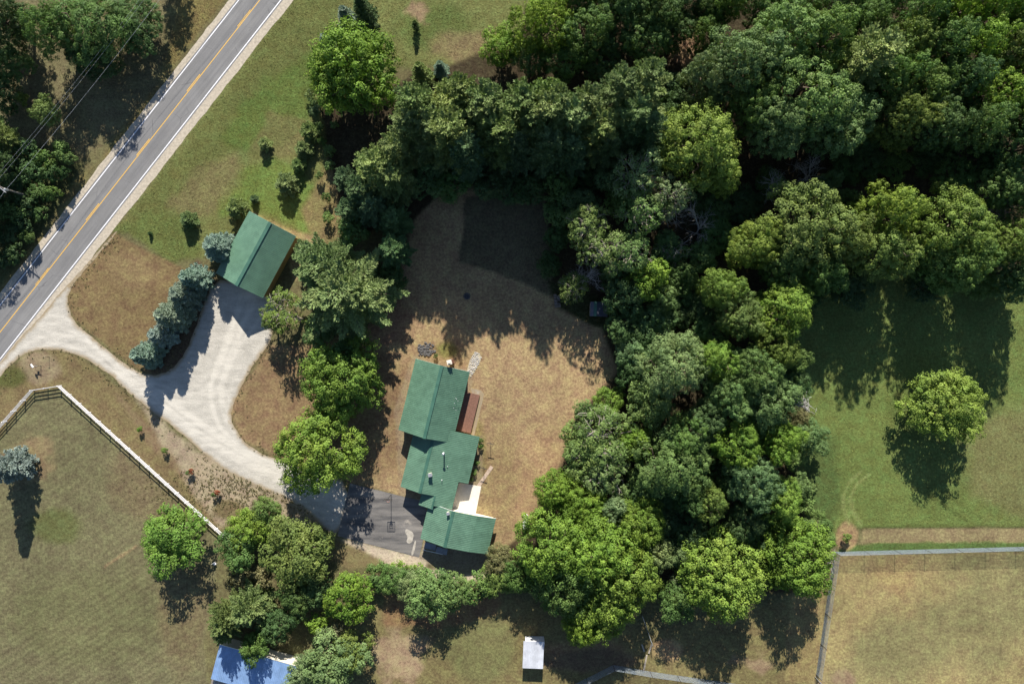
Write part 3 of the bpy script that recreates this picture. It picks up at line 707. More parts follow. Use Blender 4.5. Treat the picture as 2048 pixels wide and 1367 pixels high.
base_at('youngpine', 384, 441, 1.7, 2.2, 'grey', 'pale grey young pine left of the shed in the meadow')
base_at('youngpine', 303, 468, .4, .9, 'dkpine', 'tiny dark seedling pine at the lower meadow corner')
base_at('youngpine', 833, 58, .7, 2.4, 'dkpine', 'slim dark young pine in the clearing at the top')
T('bush', 660, 302, 13, 2.2, 'light', 'pale shrub right of the young pine line', None, 'shrub')
T('bush', 655, 435, 13, 1.8, 'light', 'pale shrub right of the shed at the conifer edge', None, 'shrub')
T('bush', 622, 190, 11, 2.0, 'grey', 'upper grey shrub at the left foot of the big bright maple', None, 'shrub')
T('bush', 630, 222, 12, 2.0, 'grey', 'lower grey shrub at the left foot of the big bright maple', None, 'shrub')
T('bush', 668, 250, 9, 1.6, 'light', 'small light shrub below the big bright maple', None, 'shrub')
for x, y, r, c, l in ((640,255,10,'light','pale shrub right of the uppermost young pine'), (645,282,9,'mid','green shrub between the young pines and the conifer thicket'), (628,205,10,'grey','middle grey shrub at the left foot of the big bright maple'), (660,330,11,'light','pale shrub at the meadow side of the conifer thicket'), (655,395,11,'mid','green shrub at the lower left of the conifer thicket'), (640,352,8,'light','tiny pale shrub below the young pine line')):
    T('bush', x, y, r, 1.9, c, l, None, 'shrub')
# blue spruces along the drive
SP = 'blue-green spruce in the row beside the gravel drive, '
base_at('spruce', 454, 500, 3.4, 7.4, 'blue', 'big blue-green spruce leaning over the lower left of the shed roof')
base_at('spruce', 406, 560, 2.9, 7.6, 'blue', SP+'first and nearest the shed')
base_at('spruce', 386, 592, 3.1, 7.2, 'blue', SP+'second from the shed')
base_at('spruce', 364, 632, 3.4, 8.2, 'blue', SP+'third from the shed')
base_at('spruce', 340, 670, 2.6, 6.6, 'blue', SP+'fourth from the shed')
base_at('spruce', 312, 708, 2.8, 7.4, 'blue', SP+'last, at the drive fork')
base_at('spruce', 50, 925, 3.5, 9.8, 'blue', 'lone blue spruce in the fenced field at the left edge')

# north side
T('maple', 712, 140, 88, 12.5, 'bright', 'big bright green maple at the top right of the meadow')
T('maple', 672, 165, 46, 9.5, 'bright', 'left shoulder crown below the big bright maple')
T('broad', 1085, 52, 66, 13, 'bright', 'round green tree at the top above the pine row, left crown')
T('broad', 1170, 68, 60, 13, 'mid', 'round green tree at the top above the pine row, right crown')
T('small', 1003, 96, 38, 6.5, 'bright', 'bright bushy young tree in front of the round green trees at the top')
T('broad', 1240, 10, 60, 14, 'dark', 'dark tree at the top edge above the tallest pines')
T('broad', 1310, 30, 50, 13, 'dark', 'dark tree at the top edge left of the straw gap')
T('broad', 1450, -5, 50, 14, 'mid', 'tree at the top edge right of the straw gap')
T('broad', 1520, 20, 40, 12, 'dark', 'dark tree at the top edge above the great grey-green crown')
for x, y, r, h, c, l in ((1205,118,46,8,'dark','dark tree tucked under the round crowns at the top, left'), (1292,70,56,11,'mid','green tree behind the tallest pines at the top'), (1345,58,44,10,'dark','dark tree left of the straw gap, below the edge tree'),
        (1130,112,48,8,'mid','low shaded tree under the round green crowns at the top'), (1060,112,42,7,'mid','low shaded tree left under the round green crowns at the top'), (1410,62,42,11,'mid','green tree right of the straw gap'), (1425,15,44,12,'dark','dark tree at the top edge right of the straw gap, left of two'),
        (1722,50,46,14,'mid','green crown between the top edge tree and the feathery pine'), (1590,15,50,14,'mid','tree at the top edge above the light crowns'), (1680,5,56,14,'dark','tree at the top edge left of the feathery pine'), (1752,-15,56,14,'mid','tree at the top edge above the feathery pine'), (1270,-20,60,12,'dark','tree cut by the top edge above the tallest pines'),
        (1160,-10,50,12,'mid','tree cut by the top edge behind the round green crowns'), (1372,-10,44,12,'dark','tree cut by the top edge over the straw gap')):
    T('broad', x, y, r, h, c, l)
# the pine row: three ranks
rk = random.Random(21)
ranks = [(262, [862, 902, 944, 988, 1030, 1074, 1116, 1158]), (300, [878, 922, 966, 1010, 1054, 1098, 1140, 1180]), (332, [940, 990, 1040, 1090, 1138])]
names = ['far', 'middle', 'near']; ordn = ['first', 'second', 'third', 'fourth', 'fifth', 'sixth', 'seventh', 'eighth']
for (by, xs), nm in zip(ranks, names):
    for i, bx in enumerate(xs):
        base_at('pine', bx+rk.uniform(-13, 13), by+rk.uniform(-14, 14), rk.uniform(3.6, 5.6), rk.uniform(16.5, 22) if nm != 'near' else rk.uniform(15, 18), rk.choice(['pine', 'pine', 'palepine']) if nm != 'near' else 'dkpine',  # near rank coloured darker, standing in for the row's shaded south faces
                'tall pine in the %s rank of the pine row, %s from the left' % (nm, ordn[i]))
base_at('pine', 1212, 240, 4.6, 21, 'pine', 'tall pine at the upper right end of the pine row')
base_at('pine', 1258, 232, 4.8, 21.5, 'pine', 'tallest pale pine standing up right of the pine row')
base_at('pine', 1236, 288, 4.4, 20, 'pine', 'pine below the tallest pale pine at the right end of the row')
base_at('pine', 1268, 300, 4.0, 17, 'dkpine', 'dark pine in shade right of the pine row')
base_at('pine', 1200, 330, 3.6, 14, 'dkpine', 'dark pine at the lower right end of the pine row')
base_at('pine', 838, 296, 4.0, 17.5, 'palepine', 'pale-tipped pine left of the pine row, below the bright maple')
base_at('pine', 812, 336, 3.6, 16, 'palepine', 'pale-tipped pine stepping down left of the pine row')
base_at('pine', 776, 366, 4.4, 16, 'palepine', 'large pale pine above the conifer thicket')
base_at('pine', 806, 386, 4.0, 14, 'pine', 'pine at the right side of the conifer thicket')
base_at('pine', 738, 400, 3.4, 11, 'dkpine', 'dark conifer on the left side of the conifer thicket')
base_at('pine', 716, 430, 3.0, 9, 'dkpine', 'lowest left dark conifer of the thicket, by the meadow')
base_at('pine', 760, 430, 3.6, 10, 'dkpine', 'dark conifer in the middle of the thicket above the great pine')
base_at('pine', 800, 452, 3.4, 9, 'dkpine', 'dark conifer at the lower right of the thicket, by the lawn')
base_at('pine', 706, 370, 2.6, 8, 'dkpine', 'narrow dark conifer on the meadow edge of the thicket')
base_at('pine', 798, 508, 3.4, 10, 'teal', 'green conifer between the thicket and the great pine')
base_at('widepine', 712, 592, 10.4, 14.5, 'palepine', 'great spreading pine right of the shed')
base_at('widepine', 668, 540, 7.0, 12, 'palepine', 'second pine merged with the great pine, nearer the shed')
t = base_at('airy', 606, 640, 4.0, 8.5, 'olive', 'leaning olive-green tree overhanging the lower right of the shed roof', 'leaning_tree', tilt=(0, 0), rz=0.0)
t.rotation_euler = (R_(-16), R_(-24), 0)
T('airy', 545, 640, 26, 5.5, 'olive', 'low olive boughs below the leaning tree by the gravel')
# maples by the house drive
T('maple', 680, 764, 76, 10.5, 'bright', 'bright round maple between the driveway and the house, upper one')
T('maple', 640, 902, 80, 10.5, 'bright', 'bright broad maple over the driveway beside the asphalt pad, lower one')

# the wood on the right
T('broad', 1395, 292, 88, 18, 'yellow', 'yellow-green tree standing out in the wood right of the pine row')
T('broad', 1432, 345, 46, 14, 'yellow', 'lower yellowest bough tree under the yellow-green tree')
T('broad', 1405, 165, 48, 17, 'grey', 'grey-green crown at the left of the great wood crown')
T('broad', 1480, 140, 74, 19, 'light', 'light green crown left of the great grey-green crown')
T('broad', 1560, 85, 74, 19, 'light', 'uppermost light crown of the great grey-green clump')
T('broad', 1640, 90, 66, 18, 'mid', 'green crown at the top left of the feathery pine')
T('broad', 1600, 200, 96, 20, 'light', 'great grey-green rounded crown in the upper wood')
T('broad', 1665, 245, 72, 18, 'light', 'grey-green crown at the lower right of the great crown')
T('broad', 1545, 255, 60, 17, 'light', 'grey-green crown at the lower left of the great crown')
T('broad', 1500, 215, 52, 17, 'mid', 'green crown between yellow-green tree and the great crown')
base_at('pine', 1655, 182, 6.0, 20, 'palepine', 'feathery pale pine in the upper right wood')
E = [(1830,35,58,'mid'),(1905,25,58,'bright'),(1985,20,60,'bright'),(2045,55,50,'light'),(1800,100,52,'olive'),(1870,105,58,'mid'),(1945,100,60,'bright'),(2020,125,62,'olive'),
     (1765,165,54,'mid'),(1830,180,58,'mid'),(1900,175,56,'dark'),(1970,195,66,'bright'),(2045,220,54,'bright'),(1790,245,54,'olive'),(1860,250,56,'dark'),(1940,260,56,'mid'),(2020,295,56,'dark')]
EL = ['at the top edge, just right of the feathery pine', 'at the top edge, second right of the feathery pine', 'at the top edge, second from the right corner', 'in the top right corner',
      'touching the lower right of the feathery pine', 'right of the feathery pine in the second tier', 'bright, in the second tier near the right', 'olive, at the right edge below the corner crown',
      'directly below the feathery pine', 'third tier, middle left of the upper right wood', 'dark, third tier in the centre of the upper right wood', 'bright and broad, third tier towards the right edge', 'bright, third tier on the right edge',
      'olive, lowest left above the dark gap', 'dark, lowest centre above the dark gap', 'green, lowest right of centre above the dark gap', 'dark, on the right edge above the dark gap']
for (x, y, r, c), l in zip(E, EL):
    T('broad', x, y, r, 18, c, 'crown '+l)
# row above the dark field
T('broad', 1600, 452, 92, 17, 'olive', 'large olive crown at the left of the row above the dark field')
T('broad', 1508, 490, 52, 14, 'yellow', 'yellowish tree left of the large olive crown')
T('broad', 1678, 475, 56, 15, 'olive', 'narrower olive crown second in the row above the dark field')
T('broad', 1770, 425, 62, 17, 'yellow', 'yellowish top crown third in the row above the dark field')
T('broad', 1765, 505, 66, 15, 'olive', 'olive crown below the yellowish one above the dark field')
T('broad', 1900, 450, 76, 17, 'olive', 'dome-shaped olive crown fourth in the row above the dark field')
T('broad', 1905, 530, 66, 14, 'mid', 'shaded lower crown under the dome-shaped olive one')
T('broad', 1992, 375, 48, 14, 'teal', 'grey-green tree near the right edge above the dome-shaped crown')
T('broad', 2035, 405, 44, 13, 'teal', 'grey-green tree on the right edge with dead twigs')
T('broad', 2010, 480, 50, 15, 'olive', 'olive crown on the right of the dome-shaped one')
T('broad', 2040, 540, 50, 14, 'dark', 'dark tree at the right edge above the field')
T('broad', 1640, 545, 46, 12, 'mid', 'shaded crown hanging at the left corner of the dark field')
T('broad', 1560, 535, 48, 12, 'mid', 'shaded crown under the large olive one')
# pale open trees at the middle
A = 'pale open-branched tree right of the shaded lawn, '
T('airy', 1272, 352, 54, 15, 'grey', A+'topmost, under the yellow-green tree')
T('airy', 1338, 392, 44, 14, 'grey', A+'with a silvery dead bough')
T('airy', 1282, 428, 54, 15, 'light', A+'second down')
T('airy', 1172, 452, 46, 13, 'light', A+'leftmost, nearest the lawn')
T('airy', 1205, 505, 50, 13, 'light', A+'lower left')
T('airy', 1262, 510, 48, 14, 'light', A+'lower right')
T('small', 1296, 560, 44, 11, 'bright', 'greener tree below the pale open-branched column')
T('small', 1322, 602, 30, 9, 'teal', 'light blue-green boughs right of the little dark shed')
T('small', 1250, 590, 46, 9, 'dark', 'dark tree shading the little dark shed')
T('airy', 1145, 575, 32, 6.0, 'olive', 'small crooked olive tree beside the log stack')
T('small', 1100, 530, 24, 4, 'deep', 'dark shrubby tree at the edge of the shaded plot')
T('small', 1250, 650, 44, 7, 'dark', 'dark tree right of the sunlit lawn corner')
T('small', 1262, 700, 40, 7, 'teal', 'green tree under the big silvery crown, lawn side')
T('small', 1262, 745, 34, 6, 'dark', 'dark shrub tree along the lawn edge below the silvery crown')
T('broad', 1345, 730, 72, 15, 'grey', 'big silvery grey-green crown in the middle wood')
T('broad', 1432, 722, 48, 14, 'bright', 'fresh green crown right of the big silvery one')
T('broad', 1495, 745, 56, 15, 'mid', 'green crown second right of the big silvery one')
T('broad', 1440, 580, 42, 13, 'yellow', 'yellow-green small crown in the dark gap above the twin olive crowns')
T('broad', 1478, 632, 50, 14, 'olive', 'olive crown at the left of the pair beside the dark field')
T('broad', 1562, 620, 64, 14, 'yellow', 'yellow-green crown bulging into the dark field')
T('broad', 1545, 688, 50, 13, 'olive', 'olive crown under the one bulging into the dark field')
T('broad', 1522, 800, 66, 14, 'teal', 'blue-green crown on the field side of the middle wood')
T('broad', 1452, 790, 50, 14, 'light', 'grey-green crown below the silvery one')
T('broad', 1408, 840, 44, 12, 'dark', 'dark crown in the hollow of the middle wood')
T('small', 1302, 802, 46, 9, 'light', 'light green domed tree by the hedge at the lawn corner')
T('small', 1215, 806, 34, 4.5, 'bright', 'low bright hedge tree at the lawn corner, right')
T('small', 1175, 825, 24, 4.0, 'dark', 'low dark hedge tree at the lawn corner, left')
T('airy', 1192, 872, 72, 10, 'light', 'pale loose crown bordering the sunlit lawn, upper')
T('airy', 1205, 945, 58, 9, 'light', 'pale loose crown bordering the sunlit lawn, lower')
T('small', 1180, 905, 60, 8.5, 'light', 'leafy undertree inside the pale loose crowns by the lawn')
T('small', 1268, 880, 34, 8, 'bright', 'bright narrow tree right of the pale loose crowns')
T('broad', 1345, 925, 82, 13, 'mid', 'broad deep-green crown in the lower wood')
T('broad', 1372, 868, 50, 13, 'mid', 'small green crown atop the broad deep-green one')
T('broad', 1472, 882, 56, 13, 'bright', 'fresh domed crown near the brush pile')
T('broad', 1552, 880, 46, 12, 'bright', 'fresh crown beside the brush pile at the field edge')
T('broad', 1500, 960, 60, 13, 'teal', 'blue-green crown in the lower wood by the field')
T('broad', 1555, 995, 50, 11, 'bright', 'bright crown at the field edge below the brush pile')
T('broad', 1418, 1005, 40, 11, 'olive', 'lit olive crown by the black hollow in the lower wood')
T('broad', 1490, 1045, 44, 9, 'dark', 'dark crown above the yellow-green domed tree')
T('broad', 1375, 985, 40, 10, 'dark', 'dark crown left of the black hollow')
T('maple', 1112, 978, 42, 8, 'bright', 'bright feathery tree at the lawn edge above the propane tank')
T('maple', 1170, 1020, 48, 9, 'bright', 'bright tree between the propane tank and the silver willow')
T('small', 1225, 1018, 32, 9, 'grey', 'silver-grey willow-like tree among the bright crowns')
T('maple', 1280, 1040, 50, 10, 'bright', 'bright tree right of the silver-grey willow-like one')
T('maple', 1105, 1090, 72, 12, 'bright', 'left crown of the giant maple group below the propane tank')
T('maple', 1195, 1100, 74, 13, 'bright', 'central top crown of the giant maple group')
T('maple', 1240, 1150, 74, 12, 'bright', 'right crown of the giant maple group')
T('maple', 1140, 1170, 68, 11, 'mid', 'shaded lower left crown of the giant maple group')
T('maple', 1205, 1205, 62, 10.5, 'bright', 'lower crown of the giant maple group above the grey garden path')
T('maple', 1165, 1243, 42, 8, 'bright', 'lowest bough crown of the giant maple group near the white shed')
T('small', 1312, 1112, 36, 8, 'grey', 'grey willow-like tree right of the giant maple group')
T('small', 1354, 1108, 26, 6.5, 'grey', 'small grey tree left of the yellow-green domed tree, upper')
T('small', 1363, 1160, 22, 5, 'grey', 'small grey tree left of the yellow-green domed tree, lower')
T('maple', 1442, 1145, 80, 11.5, 'yellow', 'yellow-green domed tree at the lower edge of the wood')
T('maple', 1590, 1112, 72, 10.5, 'bright', 'bright spreading tree at the paddock corner')
T('small', 1635, 1062, 34, 6, 'mid', 'green small tree above the paddock corner tree')
T('small', 1585, 915, 24, 4.5, 'light', 'pale shrub tree at the field edge under the brush pile')
T('small', 1596, 970, 28, 4.5, 'light', 'pale shrub tree at the field edge, second under the brush pile')
T('bush', 1612, 1005, 20, 3.0, 'light', 'pale shrub at the field edge, third under the brush pile', None, 'shrub')
T('bush', 1648, 1052, 13, 2.0, 'light', 'small lime shrub near the paddock corner', None, 'shrub')
T('small', 1596, 835, 24, 4, 'brown', 'brownish straggly shrub tree at the brush pile')
T('bush', 1693, 1073, 11, 1.8, 'olive', 'small clipped round shrub in the dry circle by the tyre tracks', None, 'shrub')
T('maple', 1894, 812, 70, 9.0, 'yellow', 'lone yellow-green tree in the right field')
# bare dead trees
for x, y, h, l in ((1665, 325, 13, 'bleached dead tree, uppermost in the dark gap of the wood'), (1575, 378, 13, 'bleached dead tree above the large olive crown'),
                (1418, 452, 12, 'bleached dead tree in the dark gap left of the yellowish tree'), (1358, 478, 10, 'thin grey dead tree deep in the dark gap'),
                (1372, 398, 14.5, 'silvery dead boughs beside the pale open column'), (2036, 408, 14.5, 'dead twigs on the grey-green tree at the right edge'),
                (1172, 560, 7.5, 'white dead snag above the little dark shed')):
    p = P(x, y, h*.8); k = nxt('dead', 3); plant(k, 'dead_tree', p.x, p.y, .85, h/11*1.1, 'grey', l)
# low growth under the wood
uw = random.Random(77)
UW = [(1300,330),(1420,400),(1480,420),(1540,360),(1690,340),(1740,330),(1790,320),(1850,325),(1910,350),(1960,330),(2010,345),(1700,395),(1650,370),(1450,470),(1400,520),(1360,560),(1330,500),
      (1400,610),(1350,640),(1300,640),(1420,660),(1290,700),(1230,560),(1340,580),(1220,350),(1180,345),(1240,400),(1160,400),(1120,420),(1110,480),(1390,1060),(1330,1050),(1330,1000),(1450,1080),
      (1530,1080),(1560,1060),(1440,940),(1590,760),(1590,720),(1620,880),(1280,960),(1270,1000),(1620,590),(1700,570),(1840,575),(1960,570),(2030,585),(1350,1190),(860,350),(900,365),(1010,365),(1060,370),(980,380),(1130,370),
      (700,470),(780,560),(690,690),(640,670),(1340,170),(1360,230),(1330,210),(1720,290),(1880,290)]
LMK = [(1300,330,'left of the yellow-green tree'),(1450,400,'below the yellow-green tree'),(1545,360,'beneath the great grey-green crown'),(1720,330,'in the dark gap right of the topmost dead tree'),(1820,322,'in the middle of the long dark gap'),(1930,345,'towards the right end of the long dark gap'),
       (2010,345,'at the right edge in the long dark gap'),(1450,480,'around the dead tree left of the yellowish tree'),(1360,550,'in the dark hollow right of the pale open-branched trees'),(1400,630,'above the big silvery crown'),(1300,660,'right of the little dark shed'),(1180,370,'at the foot of the pine row, right end'),
       (1110,450,'along the right edge of the shaded plot'),(1340,1040,'round the black hollow in the lower wood'),(1500,1080,'between the yellow-green domed tree and the field'),(1590,740,'on the field edge beside the blue-green crown'),(1620,880,'by the brush pile'),(1275,980,'right of the pale loose crowns'),
       (1640,580,'at the left corner of the dark field'),(1840,575,'along the top of the dark field'),(1990,578,'at the top right of the dark field'),(1350,1190,'under the small grey trees'),(880,357,'at the foot of the pine row, left end'),(1020,370,'at the foot of the pine row, middle'),(740,500,'above the great pine'),(665,680,'below the great pine'),(1345,205,'right of the tallest pale pine'),(1440,940,'beside the broad deep-green crown'),(1230,560,'behind the little dark shed')]
def near(x, y): return min(LMK, key=lambda q: (q[0]-x)**2+(q[1]-y)**2)[2]
for x, y in UW:
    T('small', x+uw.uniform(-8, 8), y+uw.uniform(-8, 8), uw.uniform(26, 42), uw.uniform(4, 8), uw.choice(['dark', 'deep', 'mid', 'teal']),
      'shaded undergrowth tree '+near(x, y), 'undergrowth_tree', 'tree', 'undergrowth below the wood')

# bottom left cluster
T('small', 345, 1074, 63, 7.0, 'lime', 'vivid green round tree in the fenced field')
T('small', 478, 1095, 46, 6.5, 'mid', 'green tree at the end of the white fence')
T('small', 505, 1055, 44, 6.5, 'bright', 'fresh green tree behind the one at the fence end')
T('small', 530, 1024, 34, 5.5, 'mid', 'uppermost green tree of the cluster, at the gravel edge')
T('small', 600, 1100, 66, 8, 'olive', 'olive round tree below the gravel drive')
T('small', 645, 1085, 26, 4, 'dark', 'dark low tree between the olive round tree and the pad')
T('bush', 480, 1155, 26, 3.5, 'brown', 'brownish shrub above the lower conifers', None, 'shrub')
T('bush', 520, 1150, 24, 3.5, 'brown', 'brownish shrub right of its twin above the lower conifers', None, 'shrub')
base_at('widepine', 520, 1190, 4.6, 9.5, 'palepine', 'feathery conifer above the blue barn, right one')
base_at('widepine', 480, 1210, 4.4, 9.0, 'pine', 'feathery conifer above the blue barn, left one')
base_at('widepine', 470, 1240, 3.2, 7.0, 'pine', 'lowest feathery conifer at the field edge by the barn')
T('small', 555, 1245, 36, 6, 'dark', 'dark tree in the shade above the barn')
T('small', 595, 1195, 38, 5.5, 'dark', 'dark tree in shade below the olive round tree')
T('small', 510, 1290, 28, 7.5, 'mid', 'small green tree overhanging the blue barn roof')
T('small', 700, 1190, 54, 7, 'bright', 'bright tree at the left end of the hedge')
T('small', 640, 1180, 30, 5, 'dark', 'dark tree left of the bright hedge-end tree')
T('bush', 632, 1246, 22, 3.5, 'lime', 'vivid small shrub in the shade above the barn', None, 'shrub')
T('small', 668, 1322, 62, 8, 'grey', 'grey silvery tree at the bottom edge right of the barn')
T('small', 610, 1350, 40, 6, 'grey', 'grey tree at the bottom edge touching the barn')
T('small', 702, 1300, 40, 6.5, 'olive', 'olive tree behind the grey silvery one at the bottom')
T('bush', 680, 1262, 24, 3.5, 'brown', 'brown-green shrub above the grey silvery tree', None, 'shrub')
# hedge below the garage
for i, (x, y, r, h, c, l) in enumerate([(752,1152,28,3,'mid','low green hedge shrub, leftmost below the pad'),(785,1160,34,3.5,'mid','green hedge shrub second from left below the pad'),(820,1165,34,4,'grey','grey-green hedge shrub in the middle below the pad'),
        (862,1182,48,6.5,'light','tallest pale hedge tree below the garage'),(905,1178,40,5,'light','pale hedge tree right of the tallest one'),(945,1176,32,4,'mid','green hedge shrub near its right end'),(975,1172,24,3.5,'mid','green hedge shrub at its right end'),
        (840,1145,22,2.2,'bright','bright low shrub at the top of the hedge'),(800,1140,20,2,'bright','bright low shrub at the sandy edge'),(1005,1122,36,5,'brown','bronze-green tree right of the garage, upper'),(1000,1155,34,4.5,'olive','bronze-olive tree right of the hedge end'),(1040,1150,36,6,'mid','green tree between the bronze trees and the giant maples')]):
    T('small' if r > 33 else 'bush', x, y, r, h, c, l, None, 'tree' if r > 33 else 'shrub')
# little plants
for x, y, r, c, l in ((280, 858, 6, 'lime', 'tiny bright green shrub beside the white fence, upper'), (330, 900, 7, 'mid', 'tiny green shrub beside the white fence, lower'),
                      (376, 944, 5, 'mid', 'green half of the upper red-flowering plant by the drive'), (428, 988, 5, 'mid', 'green half of the lower red-flowering plant by the drive'),
                      (383, 941, 6, 'red', 'orange-red bush by the drive, upper one'), (435, 984, 6, 'red', 'orange-red bush by the drive, lower one')):
    T('bush', x, y, r, 1.3, c, l, None, 'shrub')
for x, y, r in ((961,880,7),(962,893,5),(953,925,6),(948,945,7),(941,958,6),(872,712,5),(846,1000,7)):
    T('bush', x, y, r, .9, 'mid', 'low garden plant against the house wall', 'garden_plant', 'plant', 'plants along the house wall')

# weeds and dry tufts along the gravel edges
wg = np.random.default_rng(44); bp_ = [P(*q) for q in smooth_poly(DRIVE, 1)]; bp_ = np.array([[q.x, q.y] for q in bp_]); nxtp = np.roll(bp_, -1, 0); ln_ = np.linalg.norm(nxtp-bp_, axis=1)
ii = wg.choice(len(bp_), 700, p=ln_/ln_.sum()); tq = wg.uniform(size=(700, 1)); c0 = bp_[ii]*(1-tq)+nxtp[ii]*tq+wg.normal(size=(700, 2))*1.1
ex = np.array([[P(x, y).x, P(x, y).y] for x, y in zip(wg.normal(470, 75, 900), wg.normal(985, 28, 900))]); c0 = np.concatenate([c0, ex])
rdd = np.abs((c0[:, 0]-rc.x)*.7875-(c0[:, 1]-rc.y)*.6165); px_ = c0[:, 0]/.09+1024; py_ = 683.5-c0[:, 1]/.09
c0 = c0[(rdd > 5) & (sdf(px_, py_, DRIVE) < 3) & (sdf(px_, py_, [(560,560),(430,540),(470,600),(560,620)]) < 0) & (sdf(px_, py_, [(700,950),(860,1000),(840,1120),(660,1075)]) < 0)]
m_ = len(c0); rp2 = np.repeat(np.arange(m_), 7); sz = wg.uniform(.05, .16, m_)
pos = np.concatenate([c0[rp2]+wg.normal(size=(len(rp2), 2))*sz[rp2, None]*.8, (wg.uniform(.03, .12, len(rp2)))[:, None]], 1)
nn_ = unit(wg.normal(size=(len(rp2), 3))*.6+[0, 0, 1.]); Qw = cards(pos, nn_, wg, .10, .20)
wo = link('gravel_weeds', leaf_mesh('gravel_weeds', Qw, wg.uniform(0, 1, len(rp2)), M_LEAF)); wo.color = (.15, .135, .06, 1)
tag(wo, 'weeds and dry tufts along the edges of the gravel drive', 'weeds', None, 'stuff')
# ------------------------------------------------------------------ buildings
def metal_mat(name, col, rough=.42, var=.17, spec=.5):
    m, N, L, B = mat(name); v = objpos(N)
    n = tex_noise(N, L, .8, 6, .65, v); n2 = tex_noise(N, L, .22, 4, .6, v)
    oi = N.new('ShaderNodeObjectInfo')
    f = math_n(N, L, 'ADD', mrange(N, L, n, .3, .7, -var, var), mrange(N, L, n2, .3, .7, 1-var*.6, 1+var*.6))
    f = math_n(N, L, 'ADD', f, mrange(N, L, oi.outputs['Random'], 0, 1, -.05, .05))
    c = mixc(N, L, 1.0, col, f, 'MULTIPLY')
    L.new(c, B.inputs['Base Color']); L.new(mrange(N, L, n, .3, .7, rough-.07, rough+.12), B.inputs['Roughness'])
    B.inputs['Specular IOR Level'].default_value = spec; return m
M_GREEN = metal_mat('green_metal_roof', (.092,.184,.124))
M_GREEN2 = metal_mat('shed_green_metal', (.090,.180,.122))
M_RIDGE = metal_mat('green_ridge_cap', (.05,.13,.095))
M_BLUE = metal_mat('blue_metal_roof', (.20,.32,.54), .38)
M_WHITE_METAL = metal_mat('white_metal_roof', (.58,.60,.65), .45)
M_DARK_METAL = metal_mat('dark_metal_roof', (.085,.09,.12), .5)
M_CORR = plain('weathered_sheet', (.34,.30,.27), .7, .45, 1.5)
M_TANWALL = plain('tan_siding', lin(178,160,124), .8, .1, 1.0)
M_SHEDWALL = plain('tan_shed_siding', lin(160,138,96), .8, .12, 1.0)
M_CREAM = plain('cream_siding', lin(226,220,200), .75, .08, 1.0)
M_WHITE = plain('white_paint', (.80,.80,.82), .5, .06, 2.0)
M_FENCEW = plain('white_vinyl', (.82,.82,.86), .4, .04, 2.0)
M_BRICK = plain('chimney_brick', (.26,.12,.08), .9, .35, 9, bmp=.02)
M_DARK = plain('dark_metal', (.04,.04,.045), .5, .2, 4)
M_STEEL = plain('galvanised_steel', (.55,.56,.58), .35, .12, 3, metal=.6)
M_GLASS = plain('window_glass', (.03,.04,.05), .08, .05, 1, spec=.8)
M_DECK = plain('red_brown_deck', (.20,.105,.075), .7, .3, 2.5)
M_WOOD = plain('weathered_wood', (.38,.33,.27), .9, .25, 4)
M_LOG = plain('cut_logs', (.22,.19,.17), .9, .4, 5)
M_POLEWOOD = plain('pole_wood', (.27,.23,.19), .9, .25, 3)
M_WIRE = plain('wire', (.42,.44,.45), .5, .1, 1)
M_MESH = plain('fence_mesh_wire', (.30,.35,.40), .5, .15, 2)
M_STONE = plain('field_stone', (.42,.40,.37), .9, .4, 2.5, bmp=.02)
M_SHADED_STONE = plain('dark_shaded_stone', (.10,.098,.10), .9, .4, 2.5, bmp=.02)  # dark stone, darkened further for the shade on the rock heap
M_TARP = plain('grey_sheeting', (.22,.24,.30), .6, .3, 1.2)
panel_cache = {}
def panel_mesh(w, l, m, ribs=3):
    key = (round(w, 3), round(l, 3), m.name)
    if key not in panel_cache:
        mb = MB(); t = .012; h = .024
        # profile across the panel: flat pans and trapezoid ribs, extruded up the slope
        prof = [(0.0, 0)]
        for k in range(ribs):
            c = (k+.5)*w/ribs; prof += [(c-.045, 0), (c-.02, h), (c+.02, h), (c+.045, 0)]
        prof.append((w-.004, 0)); n = len(prof)
        vs = [(x, 0, t+z) for x, z in prof]+[(x, l, t+z) for x, z in prof]+[(0,0,-t),(w-.004,0,-t),(0,l,-t),(w-.004,l,-t)]
        fs = [(i, i+1, n+i+1, n+i) for i in range(n-1)]
        b = 2*n; fs += [(b, b+2, b+3, b+1), (0, n, b+2, b), (n-1, b+1, b+3, 2*n-1), (b, b+1)+tuple(range(n-1, -1, -1)), (b+3, b+2)+tuple(range(n, 2*n))]
        mb.add(vs, fs); panel_cache[key] = mb.mesh('roof_panel', m)
    return panel_cache[key]
def slope(root, A, B, V, m, pw=.91):
    """roof plane from eave A-B up by vector V, laid in ribbed metal panels"""
    A, B, V = Vector(A), Vector(B), Vector(V); u = (B-A); Lu = u.length; u.normalize(); v = V.normalized()
    if u.cross(v).z < 0: A, B = B, A; u = -u
    nrm = u.cross(v).normalized(); n = max(1, round(Lu/pw)); w = Lu/n; me = panel_mesh(w, V.length, m)
    rot = Matrix((u, nrm.cross(u), nrm)).transposed().to_4x4()
    for k in range(n):
        o = link('roof_panel', me, root); o.matrix_basis = root.matrix_world.inverted() @ (Matrix.Translation(A+u*w*k) @ rot)
def H2(v): return Vector((v.x, v.y))
